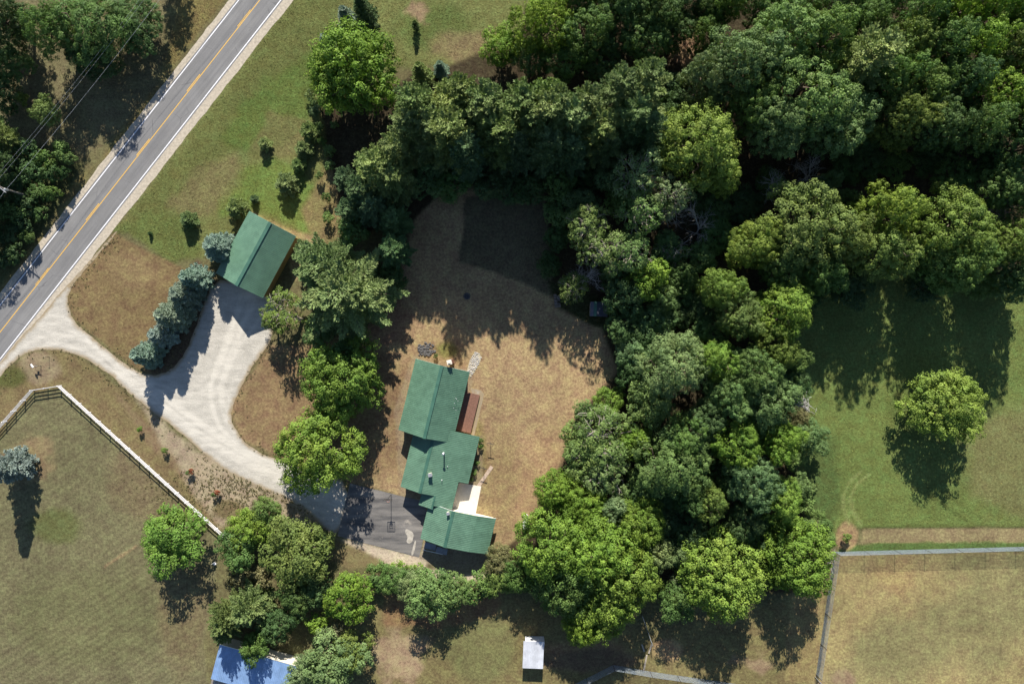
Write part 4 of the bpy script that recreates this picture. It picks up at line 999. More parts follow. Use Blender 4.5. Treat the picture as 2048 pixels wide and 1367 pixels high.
def wing(root, rs, re, lp, rp, zl, zr, zt, m, brk=None, wallm=None, over=.45, name='wall', wall_drop=0):
    """gabled wing. rs/re ridge ends, lp/rp a point on the left/right eave (world, xy used)"""
    u = (H2(re)-H2(rs)); L = u.length; u.normalize(); nl = Vector((u.y, -u.x))     # picture-left when u points down
    wl = abs((H2(lp)-H2(rs)).dot(nl)); wr = abs((H2(rp)-H2(rs)).dot(nl))
    def pt(s, t, z): q = H2(rs)+u*s+nl*t; return Vector((q.x, q.y, z))
    slope(root, pt(0, wl, zl), pt(L, wl, zl), pt(0, 0, zt)-pt(0, wl, zl), m)
    if brk:
        f, zb = brk; slope(root, pt(0, -wr*f, zb), pt(L, -wr*f, zb), pt(0, 0, zt)-pt(0, -wr*f, zb), m)
        slope(root, pt(0, -wr, zr), pt(L, -wr, zr), pt(0, -wr*f, zb)-pt(0, -wr, zr), m)
    else: slope(root, pt(0, -wr, zr), pt(L, -wr, zr), pt(0, 0, zt)-pt(0, -wr, zr), m)
    inv = root.matrix_world.inverted()
    mb = MB(); mb.bar(inv @ pt(-.02, .13, zt+.015), inv @ pt(L+.02, .13, zt+.015), .3, .03); mb.bar(inv @ pt(-.02, -.13, zt+.018), inv @ pt(L+.02, -.13, zt+.018), .3, .03)
    mb.build('ridge_cap', M_RIDGE, root)
    # walls: pentagon section set in from the eaves
    def zat(t): return zt-(zt-zl)*t/wl if t >= 0 else (zt-(zt-zr)*(-t)/wr if not brk else (zt-(zt-brk[1])*(-t)/(wr*brk[0]) if -t < wr*brk[0] else brk[1]-(brk[1]-zr)*((-t)-wr*brk[0])/(wr*(1-brk[0]))))
    ts = [wl-over, 0]+([-wr*brk[0]] if brk else [])+[-wr+over]
    mb = MB(); vs = []; n = len(ts)+2
    for s in (over, L-over):
        vs += [inv @ pt(s, ts[0], 0)]+[inv @ pt(s, t, zat(t)-.09) for t in ts]+[inv @ pt(s, ts[-1], 0)]
    mb.add(vs, [tuple(range(n)), tuple(range(2*n-1, n-1, -1))]+[(i, n+i, n+(i+1) % n, (i+1) % n) for i in range(n)])
    w = mb.build(name, wallm or M_TANWALL, root)
    for t0, t1, z0, z1 in ((wl, 0, zl, zt), (-wr, 0 if not brk else -wr*brk[0], zr, zt if not brk else brk[1])):   # barge boards
        for s in (.02, L-.02):
            mb = MB().bar(inv @ pt(s, t0, z0-.09), inv @ pt(s, t1, z1-.09), .04, .16); mb.build('barge_board', M_WHITE if m is not M_DARK_METAL else M_DARK, root)
    for t0, z0 in ((wl-.06, zl), (-wr+.06, zr)):
        MB().bar(inv @ pt(.05, t0, z0-.08), inv @ pt(L-.05, t0, z0-.08), .03, .12).build('fascia', M_RIDGE, root)
    return pt, u, nl, L, wl, wr
def window(root, c, nrm, w=1.0, h=1.1):
    inv = root.matrix_world.inverted(); c = Vector(c); n3 = Vector((nrm.x, nrm.y, 0)); t = Vector((-nrm.y, nrm.x, 0))
    a = MB()
    for sx in (-1, 1): a.bar(inv @ (c+t*sx*w/2+n3*.03-Vector((0,0,h/2))), inv @ (c+t*sx*w/2+n3*.03+Vector((0,0,h/2))), .08, .08, up=n3)
    for sz in (-1, 1): a.bar(inv @ (c-t*(w/2-.04)+n3*.03+Vector((0,0,sz*h/2))), inv @ (c+t*(w/2-.04)+n3*.03+Vector((0,0,sz*h/2))), .08, .08)
    f = a.build('window', M_WHITE, root)
    MB().bar(inv @ (c-t*(w/2-.04)+n3*.012), inv @ (c+t*(w/2-.04)+n3*.012), .02, h-.08).build('pane', M_GLASS, f)

# --- the house
hroot = empty('house', P(880, 900), 0, 'long farmhouse with green ribbed metal roofs in three joined wings', 'house')
bpy.context.view_layer.update()
mpt, mu, mnl, mL, mwl, mwr = wing(hroot, P(883.8,731,5.2), P(848.4,876.4,5.2), P(831.5,716.6,2.75), P(939.4,744,2.75), 2.75, 2.75, 5.2, M_GREEN)
for s in (3, 7.0, 10): window(hroot, mpt(s, -(mwr-.45), 1.7), -mnl)
for s in (3, 8): window(hroot, mpt(s, mwl-.45, 1.7), mnl)
# middle wing: short left slope, long right slope with a step, little porch gable
ZR, ZE, ZQ = 3.75, 2.45, 2.1
rs, re = P(868,868,ZR), P(839.4,985.8,ZR)
cu = (H2(re)-H2(rs)); cL = cu.length; cu.normalize(); cnl = Vector((cu.y, -cu.x))
def cpt(s, t, z): q = H2(rs)+cu*s+cnl*t; return Vector((q.x, q.y, z))
def sc(px, py, z): q = H2(P(px, py, z))-H2(rs); return q.dot(cu), q.dot(cnl)
_, cwl = sc(801.2, 972, ZE); s_r, cwr = sc(936.6, 967, ZQ); cwr = -cwr; _, w2 = sc(916.9, 964, 2.75); w2 = -w2; s_end, _ = sc(903, 1018.7, 2.75); s_up, _ = sc(958.2, 872.3, ZQ)
zc_at = lambda t: ZR-(ZR-ZQ)*t/cwr
slope(hroot, cpt(0, cwl, ZE), cpt(cL, cwl, ZE), cpt(0, 0, ZR)-cpt(0, cwl, ZE), M_GREEN)
slope(hroot, cpt(s_up, -cwr, ZQ), cpt(s_r, -cwr, ZQ), cpt(0, 0, ZR)-cpt(0, -cwr, ZQ), M_GREEN)
slope(hroot, cpt(s_r+.006, -w2, zc_at(w2)), cpt(cL, -w2, zc_at(w2)), cpt(0, 0, ZR)-cpt(0, -w2, zc_at(w2)), M_GREEN)
tg = -sc(870, 990.5, 3.4)[1]                                   # porch gable ridge offset
slope(hroot, cpt(cL+.006, -w2, zc_at(w2)), cpt(s_end, -w2, zc_at(w2)), cpt(0, -tg, zc_at(tg))-cpt(0, -w2, zc_at(w2)), M_GREEN)
tl = sc(837.3, 1008.7, 2.5)[1]; s_p = sc(866, 1018.7, 3.3)[0]
slope(hroot, cpt(cL-.3, tl, 2.45), cpt(s_p, tl, 2.45), cpt(0, -tg, zc_at(tg))-cpt(0, tl, 2.45), M_GREEN)
inv = hroot.matrix_world.inverted()
MB().bar(inv @ cpt(s_up, .12, ZR+.015), inv @ cpt(cL+.02, .12, ZR+.015), .28, .03).bar(inv @ cpt(s_up, -.12, ZR+.018), inv @ cpt(cL+.02, -.12, ZR+.018), .28, .03).build('ridge_cap', M_RIDGE, hroot)
MB().bar(inv @ cpt(cL, -tg, zc_at(tg)+.03), inv @ cpt(s_p+.02, -tg, zc_at(tg)+.03), .3, .03).build('ridge_cap', M_RIDGE, hroot)
mb = MB()
mb.add([inv @ cpt(s, t, z) for s in (s_up+.4, s_r-.4) for t, z in ((cwl-.45, 0), (cwl-.45, ZE-.0), (0, ZR-.1), (-cwr+.45, ZQ-.0), (-cwr+.45, 0))],
       [(0,1,2,3,4), (9,8,7,6,5), (0,5,6,1), (1,6,7,2), (2,7,8,3), (3,8,9,4), (4,9,5,0)])
mb.build('wall', M_TANWALL, hroot)
mb = MB(); mb.add([inv @ cpt(s, t, z) for s in (s_r-.39, cL-.4) for t, z in ((cwl-.45, 0), (cwl-.45, ZE), (0, ZR-.1), (-w2+.45, zc_at(w2)-.1), (-w2+.45, 0))],
       [(0,1,2,3,4), (9,8,7,6,5), (0,5,6,1), (1,6,7,2), (2,7,8,3), (3,8,9,4), (4,9,5,0)])
mb.build('wall', M_TANWALL, hroot)
mb = MB(); mb.add([inv @ cpt(s, t, z) for s in (cL-.38, s_end-.1) for t, z in ((-tg+1.2, 0), (-tg+1.2, 2.3), (-tg, zc_at(tg)-.12), (-w2+.4, zc_at(w2)-.1), (-w2+.4, 0))],
       [(0,1,2,3,4), (9,8,7,6,5), (0,5,6,1), (1,6,7,2), (2,7,8,3), (3,8,9,4), (4,9,5,0)])
mb.build('wall', M_TANWALL, hroot)
for s, t in ((cL-.05, tl-.15), (s_p-.1, tl-.15)): MB().bar(inv @ cpt(s, t, 0), inv @ cpt(s, t, 2.4), .12, .12, up=(1,0,0)).build('porch_post', M_WHITE, hroot)
for s in (3, 7): window(hroot, cpt(s, cwl-.45, 1.5), cnl)
for s in (3, 6.5): window(hroot, cpt(s, -(cwr-.45), 1.5), -cnl)
# garage wing
gpt, gu, gnl, gL, gwl, gwr = wing(hroot, P(906.7,1021.5,3.9), P(889.3,1094,3.9), P(840.5,1077,2.35), P(974.8,1108.2,2.0), 2.35, 2.0, 3.9, M_GREEN, brk=(.56, 3.22), wallm=M_CREAM)
for t in (2.0,):
    c = gpt(gL-.45, t, 1.05); d = MB().bar(inv @ (c+Vector((gnl.x, gnl.y, 0))*1.2+Vector((gu.x, gu.y, 0))*.02), inv @ (c-Vector((gnl.x, gnl.y, 0))*1.2+Vector((gu.x, gu.y, 0))*.02), .05, 2.1).build('garage_door', M_WHITE, hroot)
# things fixed on the roofs
def on(px, py, z): q = P(px, py, z); return inv @ q
def pipe(name, px, py, zb, h, r, m, capm=None, capr=None):
    b = on(px, py, zb); o = MB().tube([b, b+Vector((0,0,h))], r, 12).build(name, m, hroot, smooth=False)
    if capm: MB().tube([b+Vector((0,0,h+.02)), b+Vector((0,0,h+.10)), b+Vector((0,0,h+.24))], [capr, capr, capr*.25], 12).build('cap', capm, o)
    return o
pipe('stove_pipe', 888.5, 904, 3.1, 1.75, .11, M_STEEL, M_STEEL, .24)
pipe('vent_pipe', 895.2, 932, 3.0, .25, .05, M_WHITE); pipe('vent_pipe', 884, 959, 3.1, .45, .06, M_WHITE)
def flue(px, py, zb, h, w, d):
    c = on(px, py, zb); ch = MB().box(c.x, c.y, c.z+h/2, w, d, h, .24).build('flue', M_CREAM, hroot)
    MB().box(c.x, c.y, c.z+h+.14, w*1.25, d*1.25, .05, .24).build('flue_cap', M_STEEL, ch)
    mb = MB()
    for sx in (-.4, .4):
        for sy in (-.4, .4): mb.box(c.x+sx*w, c.y+sy*d, c.z+h+.06, .05, .05, .12, .24)
    mb.build('cap_leg', M_DARK, ch)
flue(861.5, 947, 3.25, 1.0, .55, .5); flue(897, 1024, 3.45, .75, .42, .42)
for px, py in ((911.5,795.5),(913,797.5),(907.5,815.5),(909,806),(916,801),(912,820)):
    c = on(px, py, 3.85); MB().box(c.x, c.y, c.z, .07, .07, .08, .3).build('roof_fitting', M_WHITE, hroot)
c = inv @ P(898.5, 724, 5.3); ck = MB().box(c.x, c.y, 2.6, .75, .7, 5.2, .24).build('chimney', M_BRICK, hroot)
MB().box(c.x, c.y, 5.24, .86, .82, .1, .24).build('chimney_crown', M_CONC, ck); MB().tube([(c.x,c.y,5.28),(c.x,c.y,5.55)], [.2,.2], 12).build('flue_liner', M_CREAM, ck)
# --- deck, patio, walk
droot = empty('deck', P(945, 828), 0, 'red-brown plank deck along the right side of the main wing', 'deck')
bpy.context.view_layer.update(); dinv = droot.matrix_world.inverted()
da, db = P(959.5,789.8,.35), P(941,866,.35); du = (db-da).normalized(); dn = Vector((-du.y, du.x, 0))
if dn.x > 0: dn = -dn
pl = MB().box(0, 0, 0, (db-da).length, .135, .035).mesh('plank', M_DECK)
for k in range(26):
    o = link('plank', pl, droot); q = dinv @ ((da+db)/2+dn*(.07+.145*k)+du*trng.uniform(-.02, .02)); o.location = q; o.rotation_euler = (0, 0, math.atan2(du.y, du.x))
MB().bar(dinv @ (da+dn*.03+Vector((0,0,-.16))), dinv @ (db+dn*.03+Vector((0,0,-.16))), .04, .24).build('rim_joist', M_DECK, droot)
MB().bar(dinv @ (da+dn*.06+du*.03+Vector((0,0,-.16))), dinv @ (da+dn*3.7+du*.03+Vector((0,0,-.16))), .04, .24).build('rim_joist', M_DECK, droot)
gb = area_sheet('gravel_border', [(942,776),(962,780),(968,788),(948,872),(943,872),(961,792),(944,788)], M_GRAVEL, .006, .06, .6, 9)
tag(gb, 'grey gravel strip bordering the deck', None, None, 'structure')
pt_ = [P(*q) for q in ((918,964.6),(962.5,972),(951,1028),(903,1018))]
tag(MB().poly(pt_, -.05, .07).build('patio', M_CONC), 'pale concrete patio in the corner between house and garage', None, None, 'structure')
walk = empty('garden_walk', P(970, 952), 0, None, None); walk['kind'] = 'structure'; walk['label'] = 'narrow paved walk leading up from the patio corner'
bpy.context.view_layer.update()
wa, wb = P(956.5, 972), P(984, 932); wd = (wb-wa); 
sl = MB().box(0, 0, .02, wd.length/5-.04, .62, .06).mesh('paving_slab', M_CONC2)
for k in range(5):
    o = link('paving_slab', sl, walk); q = wa+wd*(k+.5)/5; o.location = walk.matrix_world.inverted() @ q; o.rotation_euler = (0, 0, math.atan2(wd.y, wd.x)+trng.uniform(-.02, .02))
# --- shed by the drive
sroot = empty('green_roof_shed', P(515, 515), 0, 'tan shed with green metal gable roof beside the upper drive', 'shed'); bpy.context.view_layer.update()
spt, su, snl, sL, swl, swr = wing(sroot, P(540.3,444.5,5.3), P(472.2,570.8,5.3), P(498.3,422.7,3.1), P(592,473,3.1), 3.1, 3.1, 5.3, M_GREEN2, wallm=M_SHEDWALL, over=.3)
sinv = sroot.matrix_world.inverted()
c = spt(sL-.28, 0, 1.35); n3 = Vector((snl.x, snl.y, 0)); u3 = Vector((su.x, su.y, 0))
for k in (-1, 1): MB().bar(sinv @ (c+n3*k*1.32+n3*1.25), sinv @ (c+n3*k*1.32-n3*1.25), .06, 2.6).build('sliding_door', M_CREAM, sroot)
# --- white shed
wroot = empty('white_shed', P(1066, 1295), 0, 'little white shed with white metal roof at the bottom', 'shed'); bpy.context.view_layer.update()
winv = wroot.matrix_world.inverted()
q = [P(1050,1281,2.35), P(1090.5,1281.5,2.35), P(1086,1336.5,2.0), P(1045,1335,2.0)]
slope(wroot, q[3], q[2], q[0]-q[3], M_WHITE_METAL)
c = (q[0]+q[1]+q[2]+q[3])/4
mb = MB(); vs = [winv @ (c+(p-c)*.94+Vector((0,0,-(c+(p-c)*.94).z))) for p in q]+[winv @ (c+(p-c)*.94-Vector((0,0,.10))) for p in q]
mb.add(vs, [(3,2,1,0),(4,5,6,7),(0,1,5,4),(1,2,6,5),(2,3,7,6),(3,0,4,7)]).build('wall', M_WHITE, wroot)
# --- blue barn
broot = empty('blue_roof_barn', P(500, 1330), 0, 'cream barn with blue metal roof at the bottom left', 'barn'); bpy.context.view_layer.update()
binv = broot.matrix_world.inverted()
ba, bb, bd = P(439.5,1288,3.5), P(594,1331,3.5), P(416,1355,3.1)
bu = (bb-ba).normalized(); bv = bd-ba; bv = bv-bu*bv.dot(bu)
slope(broot, ba+bv, bb+bv, -bv, M_BLUE)
mb = MB(); i3 = bu*.25; j3 = bv.normalized()*.25; z3 = Vector((0,0,1))
cs = [ba+i3+j3, bb-i3+j3, bb-i3+bv-j3, ba+i3+bv-j3]
mb.add([binv @ Vector((p.x, p.y, 0)) for p in cs]+[binv @ (p-z3*.06) for p in cs], [(3,2,1,0),(4,5,6,7),(0,1,5,4),(1,2,6,5),(2,3,7,6),(3,0,4,7)]).build('wall', M_CREAM, broot)
MB().bar(binv @ (ba+z3*.0-j3*.12), binv @ (bb-j3*.12), .1, .1).build('gutter', M_CREAM, broot)
slope(broot, ba+bv*1.42-z3*.9, bb+bv*1.42-z3*.9, -bv*.40+z3*.35, M_CORR)
for s in (.01, .5, .99): 
    q = ba+(bb-ba)*s+bv*1.38; MB().bar(binv @ Vector((q.x, q.y, 0)), binv @ Vector((q.x, q.y, 2.0)), .14, .14, up=(1,0,0)).build('post', M_WOOD, broot)
# --- little dark shed in the shade
kroot = empty('dark_storage_shed', P(1196, 620), 0, 'little dark-roofed shed in the shade at the lawn corner', 'shed'); bpy.context.view_layer.update()
wing(kroot, P(1191,603,2.6), P(1190,632,2.6), P(1181,603,2.2), P(1216,603,1.9), 2.2, 1.9, 2.6, M_DARK_METAL, wallm=M_WOOD, over=.15)

# ------------------------------------------------------------------ fences
frng = random.Random(3)
fence = empty('white_rail_fence', P(123, 771), 0, 'white three-rail fence enclosing the field at lower left', 'fence'); bpy.context.view_layer.update()
finv = fence.matrix_world.inverted()
post_me = MB().box(0, 0, .64, .125, .125, 1.28).box(0, 0, 1.30, .15, .15, .04).mesh('post', M_FENCEW)
def run(a, b, n, first=True):
    a, b = P(*a), P(*b); ang = math.atan2((b-a).y, (b-a).x); Lb = (b-a).length/n
    rail = MB().box(0, 0, 0, Lb-.13, .045, .145).mesh('rail', M_FENCEW)
    for i in range(n+1):
        if i == 0 and not first: continue
        o = link('post', post_me, fence); o.location = finv @ (a+(b-a)*i/n); o.rotation_euler = (frng.uniform(-.012, .012), frng.uniform(-.012, .012), ang)
    for i in range(n):
        for z in (.36, .76, 1.16):
            o = link('rail', rail, fence); o.location = (finv @ (a+(b-a)*(i+.5)/n))+Vector((0, 0, z)); o.rotation_euler = (0, frng.uniform(-.004, .004), ang)
run((123,771), (455,1073), 17); run((123,771), (69.5,779.5), 2, False); run((69.5,779.5), (-42,905), 6, False)
def mesh_fence(root, a, b, n, h=2.2, first=True, postm=None):
    a, b = P(*a), P(*b); d = b-a; Lb = d.length/n; ang = math.atan2(d.y, d.x); inv_ = root.matrix_world.inverted()
    mb = MB(); k = int(Lb/.16)
    for i in range(1, k): mb.box(i*Lb/k, 0, h/2, .022, .012, h-.04)
    for j in range(int(h/.16)+1): mb.box(Lb/2, .014, .03+j*(h-.06)/int(h/.16), Lb-.08, .012, .022)
    me = mb.mesh('mesh_panel', M_MESH); pm = MB().tube([(0,0,-.1),(0,0,h+.1)], .045, 8).mesh('post', postm or M_DARK)
    for i in range(n+1):
        if i or first:
            o = link('post', pm, root); o.location = inv_ @ (a+d*i/n); o.rotation_euler = (frng.uniform(-.03, .03), frng.uniform(-.03, .03), 0)
        if i < n: o = link('mesh_panel', me, root); o.location = inv_ @ (a+d*i/n); o.rotation_euler = (0, 0, ang)
pf = empty('paddock_mesh_fence', P(1668,1103), 0, 'tall wire mesh fence round the dry paddock at lower right', 'fence'); bpy.context.view_layer.update()
mesh_fence(pf, (1668,1103), (2152,1090), 8, 2.3); mesh_fence(pf, (1668,1103), (1650,1225), 2, 2.3, False); mesh_fence(pf, (1650,1225), (1632,1348), 2, 2.3, False)
gt = empty('paddock_gate', P(1632,1352), 0, 'pale metal gate frame at the lower end of the paddock fence', 'gate'); bpy.context.view_layer.update(); ginv = gt.matrix_world.inverted()
ga, gb_ = P(1630,1352), P(1643,1368)
for nm, p0, p1 in (('gate_bar', ga+z3*2.0, gb_+z3*2.0), ('gate_bar', ga+z3*1.1, gb_+z3*1.1), ('gate_bar', ga+z3*.15, gb_+z3*.15), ('gate_stile', ga, ga+z3*2.1), ('gate_stile', gb_, gb_+z3*2.1)):
    MB().tube([ginv @ p0, ginv @ p1], .04, 8).build(nm, M_STEEL, gt)
gf = empty('garden_mesh_fence', P(1226,1329), 0, 'wire mesh fence bending across the bottom beside the white shed', 'fence'); bpy.context.view_layer.update()
mesh_fence(gf, (1226,1329), (1120,1382), 2, 2.2); mesh_fence(gf, (1226,1329), (1300,1342), 1, 2.2, False); mesh_fence(gf, (1300,1342), (1520,1374), 4, 2.2, False)
g2 = empty('dark_mesh_fence', P(1300,1268), 0, 'short dark mesh fence run below the giant maples', 'fence'); bpy.context.view_layer.update()
mesh_fence(g2, (1282,1225), (1303,1285), 2, 1.6)
for a, b, l in (((1303,1286),(1297,1305),'pale timber rail below the dark mesh fence'), ((1283,1286),(1288,1301),'short pale timber lying left of the dark mesh fence'), ((1293,1308),(1287,1340),'long bleached timber crossing to the garden mesh fence')):
    o = MB().bar(P(*a)+z3*.22, P(*b)+z3*.12, .26, .2).build('timber_beam', M_WOOD); tag(o, l, 'timber')

# ------------------------------------------------------------------ utility pole and wires
up = empty('utility_pole', P(66.5, 394.6), 0, 'wooden utility pole with crossarm at the left edge', 'utility pole'); bpy.context.view_layer.update()
MB().tube([(0,0,-.2),(0,0,4),(0,0,8.7)], [.17,.14,.11], 10).build('pole', M_POLEWOOD, up)
ad = Vector((.787, -.6165, 0)); wdv = Vector((.6165, .7875, 0))
MB().bar(ad*-1.5+z3*8.2, ad*1.5+z3*8.2, .12, .14).build('crossarm', M_STEEL, up)
MB().bar(ad*-1.0+z3*8.15+wdv*.1, z3*7.5+wdv*.1, .05, .03).build('brace', M_STEEL, up); MB().bar(ad*1.0+z3*8.15+wdv*.1, z3*7.5+wdv*.1, .05, .03).build('brace', M_STEEL, up)
for s, z in ((-1.35, 8.27), (-.75, 8.27), (1.35, 8.27)): MB().tube([ad*s+z3*z, ad*s+z3*(z+.12), ad*s+z3*(z+.2)], [.05,.07,.04], 8).build('insulator', M_WHITE, up)
MB().tube([ad*.2+z3*6.3, ad*.2+z3*6.4, ad*.2+z3*7.2, ad*.2+z3*7.3], [.1,.2,.2,.1], 10).build('transformer', M_STEEL, up)
ub = P(66.5, 394.6)
for s, z, r, l in ((-1.35, 8.45, .011, 'upper left thin power wire above the road'), (-.75, 8.45, .011, 'middle thin power wire above the road'), (1.35, 8.45, .016, 'lowest and thickest power wire, nearest the road')):
    pts = []
    for i in range(-12, 25):
        t = i*5.0; sag = 1.1*(1-((abs(t) % 60)/30-1)**2); pts.append(ub+ad*s+wdv*t+z3*(z-sag))
    o = MB().tube(pts, r, 5).build('power_wire', M_WIRE); tag(o, l, 'wire')
# ------------------------------------------------------------------ small things
mbx = empty('mailbox', P(82, 731), 0, 'white roadside mailbox on a wooden arm', 'mailbox'); bpy.context.view_layer.update()
MB().box(0, 0, .6, .1, .1, 1.2).build('post', M_WOOD, mbx); MB().bar((.1,0,1.0), (-1.0,.02,1.0), .09, .09).build('arm', M_WOOD, mbx)
ml = MB(); pr = [(-.13,0),(-.13,.14)]+[(-.13*math.cos(t*math.pi/6), .14+.12*math.sin(t*math.pi/6)) for t in range(1, 6)]+[(.13,.14),(.13,0)]
n = len(pr); ml.add([(a*.7-.8+(-.28 if e else .28)*.7, a*.7+(.28 if e else -.28), 1.05+b) for e in (0, 1) for a, b in pr], [tuple(range(n)), tuple(range(2*n-1, n-1, -1))]+[(i, n+i, n+(i+1) % n, (i+1) % n) for i in range(n)])
ml.build('box', M_WHITE, mbx); MB().box(-.45, 0, .78, .42, .25, .25).build('paper_box', M_DARK, mbx)
mk = empty('marker_post', P(98.5, 713), 0, 'thin dark marker post near the mailbox', 'post'); MB().box(0, 0, .6, .07, .07, 1.25).build('stake', M_DARK, mk); MB().box(0, 0, 1.26, .3, .03, .06).build('plate', M_WOOD, mk)
bk = empty('basketball_hoop', P(782.4, 988.2), 0, 'basketball hoop on a dark pole at the asphalt pad', 'basketball hoop')
MB().tube([(0,0,0),(0,0,2.9),(0,-.10,3.35)], .055, 8).build('pole', M_DARK, bk)
fr = MB()
for x in (-.68, .68): fr.bar((x,-.16,2.9), (x,-.16,3.95), .06, .06, up=(0,1,0))
for z in (2.9, 3.95): fr.bar((-.65,-.16,z), (.65,-.16,z), .06, .06)
for x in (-.29, .29): fr.bar((x,-.165,3.1), (x,-.165,3.55), .05, .04, up=(0,1,0))
for z in (3.1, 3.55): fr.bar((-.29,-.165,z), (.29,-.165,z), .05, .04)
fr.build('backboard_frame', M_DARK, bk)
mg, N, L, B = mat('clear_board'); N.remove(B); tr = N.new('ShaderNodeBsdfTransparent'); gl = N.new('ShaderNodeBsdfGlossy'); gl.inputs['Roughness'].default_value = .1; mx = N.new('ShaderNodeMixShader'); mx.inputs[0].default_value = .12
L.new(tr.outputs[0], mx.inputs[1]); L.new(gl.outputs[0], mx.inputs[2]); L.new(mx.outputs[0], N['Material Output'].inputs[0])
MB().box(0, -.16, 3.425, 1.3, .012, 1.0).build('backboard', mg, bk)
M_ORANGE = plain('rim_orange', (.6,.16,.03), .5, .1)
rp_ = [(.23*math.cos(t*math.pi/8), -.45+.23*math.sin(t*math.pi/8), 3.05) for t in range(17)]
MB().tube(rp_, .018, 6, False).bar((0,-.16,3.05), (0,-.22,3.05), .12, .04).build('rim', M_ORANGE, bk)
nt = MB()
for t in range(10):
    a = t*math.pi/5; nt.tube([(.23*math.cos(a), -.45+.23*math.sin(a), 3.04), (.17*math.cos(a+.3), -.45+.17*math.sin(a+.3), 2.8), (.13*math.cos(a), -.45+.13*math.sin(a), 2.6)], .012, 4)
    nt.tube([(.23*math.cos(a), -.45+.23*math.sin(a), 3.04), (.17*math.cos(a-.3), -.45+.17*math.sin(a-.3), 2.8), (.13*math.cos(a), -.45+.13*math.sin(a), 2.6)], .012, 4)
nt.build('net', M_WHITE, bk)
for i, (x, y, l) in enumerate(((981.6, 884, 'upper steel clothesline post with crossbar on the lawn'), (968, 932.7, 'lower steel clothesline post with crossbar by the paved walk'))):
    c = empty('clothesline_post', P(x, y), -.25, l, 'clothesline post', 'clothesline posts'); MB().tube([(0,0,0),(0,0,1.75)], .045, 8).build('post', M_DARK, c); MB().bar((-.6,0,1.72), (.6,0,1.72), .08, .08).build('crossbar', M_DARK, c)
pt0 = empty('propane_tank', P(1050.5, 1041), 1.46, 'white propane tank at the lawn edge, half under bright boughs', 'propane tank')
MB().tube([(x, 0, .68) for x in (-1.42,-1.36,-1.2,-1.0,1.0,1.2,1.36,1.42)], [.05,.22,.38,.44,.44,.38,.22,.05], 20).build('tank', M_WHITE, pt0, smooth=True)
MB().tube([(0,0,1.08),(0,0,1.25),(0,0,1.3)], [.18,.18,.08], 14).build('valve_dome', M_WHITE, pt0)
for x in (-.8, .8): MB().box(x, 0, .15, .18, .6, .34).build('saddle', M_DARK, pt0)
def lumps(name, pts, m, smooth=False):
    g = np.random.default_rng(len(pts)); base = np.array([(1,0,0),(-1,0,0),(0,1,0),(0,-1,0),(0,0,1),(.6,.6,.5),(-.6,.6,.5),(.6,-.6,.5),(-.6,-.6,.5)], float)
    mb = MB(); fs = [(0,5,7),(0,2,5),(2,6,5),(2,1,6),(1,8,6),(1,3,8),(3,7,8),(3,0,7),(4,5,6),(4,6,8),(4,8,7),(4,7,5)]
    for p, r in pts:
        a = g.uniform(0, 6.28); v = base*g.uniform(.7, 1.3, base.shape)*r; x = v[:,0]*math.cos(a)-v[:,1]*math.sin(a); y = v[:,0]*math.sin(a)+v[:,1]*math.cos(a)
        mb.add([(p[0]+x[i], p[1]+y[i], p[2]+v[i,2]*.8) for i in range(9)], fs)
    return mb
fp = empty('fire_pit', P(934, 592), 0, 'round stone fire pit in the shaded lawn', 'fire pit')
for k in range(14):
    a = k*2*math.pi/14; o = lumps('s', [((0,0,0), .15)], M_SHADED_STONE).build('stone', M_SHADED_STONE, fp); o.location = (.52*math.cos(a), .52*math.sin(a), .04); o.rotation_euler = (0, 0, a*2); o.scale = (1, 1, 1.3)
MB().tube([(0,0,.02),(0,0,.06)], [.44,.40], 16).build('ash', M_DARK, fp)
srng = random.Random(8)
def in_poly(poly, n, z=.02, r=(.06,.2)):
    pp = [P(*q) for q in poly]; xs = [p.x for p in pp]; ys = [p.y for p in pp]; out = []
    while len(out) < n:
        x, y = srng.uniform(min(xs), max(xs)), srng.uniform(min(ys), max(ys))
        if sdf(np.array([x]), np.array([y]), [(p.x, p.y) for p in pp])[0] > 0: out.append(((x, y, z), srng.uniform(*r)))
    return out
RB = [(950,703),(958,706),(963,714),(957,730),(949,744),(941,754),(936,748),(934,738),(940,720)]
tag(area_sheet('stone_bed', RB, gravel_mat('bed_gravel', tuple(q*.85 for q in lin(196,186,164)), (.2,.2,.08), .3), .008, .1, .5, 11), 'pale stone bed at the upper right corner of the house', None, None, 'structure')
tag(lumps('b', in_poly(RB, 170, .02, (.05, .16)), M_STONE).build('bed_stones', M_STONE), 'pale loose stones in the bed by the house corner', 'stones', None, 'stuff')
tag(lumps('b', in_poly([(836,690),(850,682),(868,690),(870,705),(862,712),(838,710)], 120, .03, (.10, .3)), M_SHADED_STONE).build('rock_heap', M_SHADED_STONE), 'dark rock heap in shade above the main wing', 'rocks', None, 'stuff')
ls = empty('log_stack', P(1114, 601), .1, 'small stack of cut logs under the crooked olive tree', 'log stack')
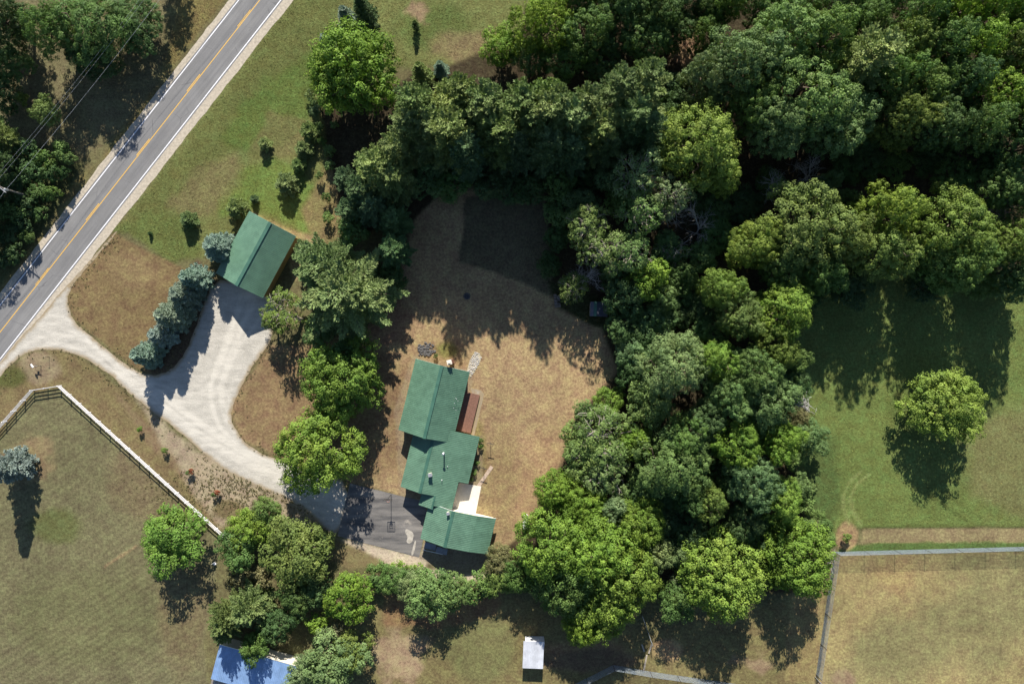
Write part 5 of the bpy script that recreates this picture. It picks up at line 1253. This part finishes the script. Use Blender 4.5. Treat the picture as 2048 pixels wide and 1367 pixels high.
for k in range(26):
    r = srng.uniform(.10, .15); o = MB().tube([(-.25,0,0),(.25,0,0)], r, 8).build('log', M_LOG, ls); o.location = (srng.choice((-.28,.28))+srng.uniform(-.03,.03), -1.1+(k % 9)*.27, .14+(k//9)*.24); o.rotation_euler = (0, 0, srng.uniform(-.06,.06))
for i, (x, y) in enumerate(((861,1090),(884,1099))):
    o = MB().box(0, 0, .28, 2.0, 1.0, .5, 0).box(0, 0, .55, 2.05, 1.05, .03, 0).build('covered_crate', M_TARP, None, loc=P(x, y)); o.rotation_euler = (0, 0, -.24)
    tag(o, ('left' if i == 0 else 'right')+' grey covered crate in the garage shade', 'crate')
o = MB().bar(P(846,1097)+z3*.5, P(886,1106)+z3*.5, .08, .08).build('low_rail', M_WHITE); tag(o, 'low pale rail in front of the garage shade', 'rail')
for q in ((847.5,1097.4),(884.5,1105.6)): MB().bar(P(*q), P(*q)+z3*.46, .07, .07, up=(1,0,0)).build('rail_post', M_WHITE, o)
ch = empty('garden_chair', P(431, 1125), .6, 'small white garden chair at the field edge by the bushes', 'chair')
MB().box(0, 0, .42, .48, .46, .04).build('seat', M_WHITE, ch); MB().box(0, .23, .72, .48, .04, .5).build('backrest', M_WHITE, ch)
for x in (-.21, .21):
    for y in (-.2, .2): MB().box(x, y, .2, .045, .045, .4).build('leg', M_WHITE, ch)
bp = MB(); 
for k in range(90):
    a = srng.uniform(0, 6.28); L_ = srng.uniform(.8, 2.2); c = Vector((srng.gauss(0, .8), srng.gauss(0, 1.0), srng.uniform(.1, .8)))
    d = Vector((math.cos(a), math.sin(a), srng.uniform(-.15, .4)))*L_; bp.tube([c-d*.5, c+Vector((0,0,.08)), c+d*.5], [.05,.035,.012], 4)
tag(bp.build('brush_pile', M_DEADWOOD, None, loc=P(1600, 812)), 'pile of grey brushwood at the field edge', 'brush pile')
plant('dead0', 'dead_shrub', P(1662,1120).x, P(1662,1120).y, .55, .30, 'grey', 'bare bleached shrub at the paddock fence corner', 'shrub')
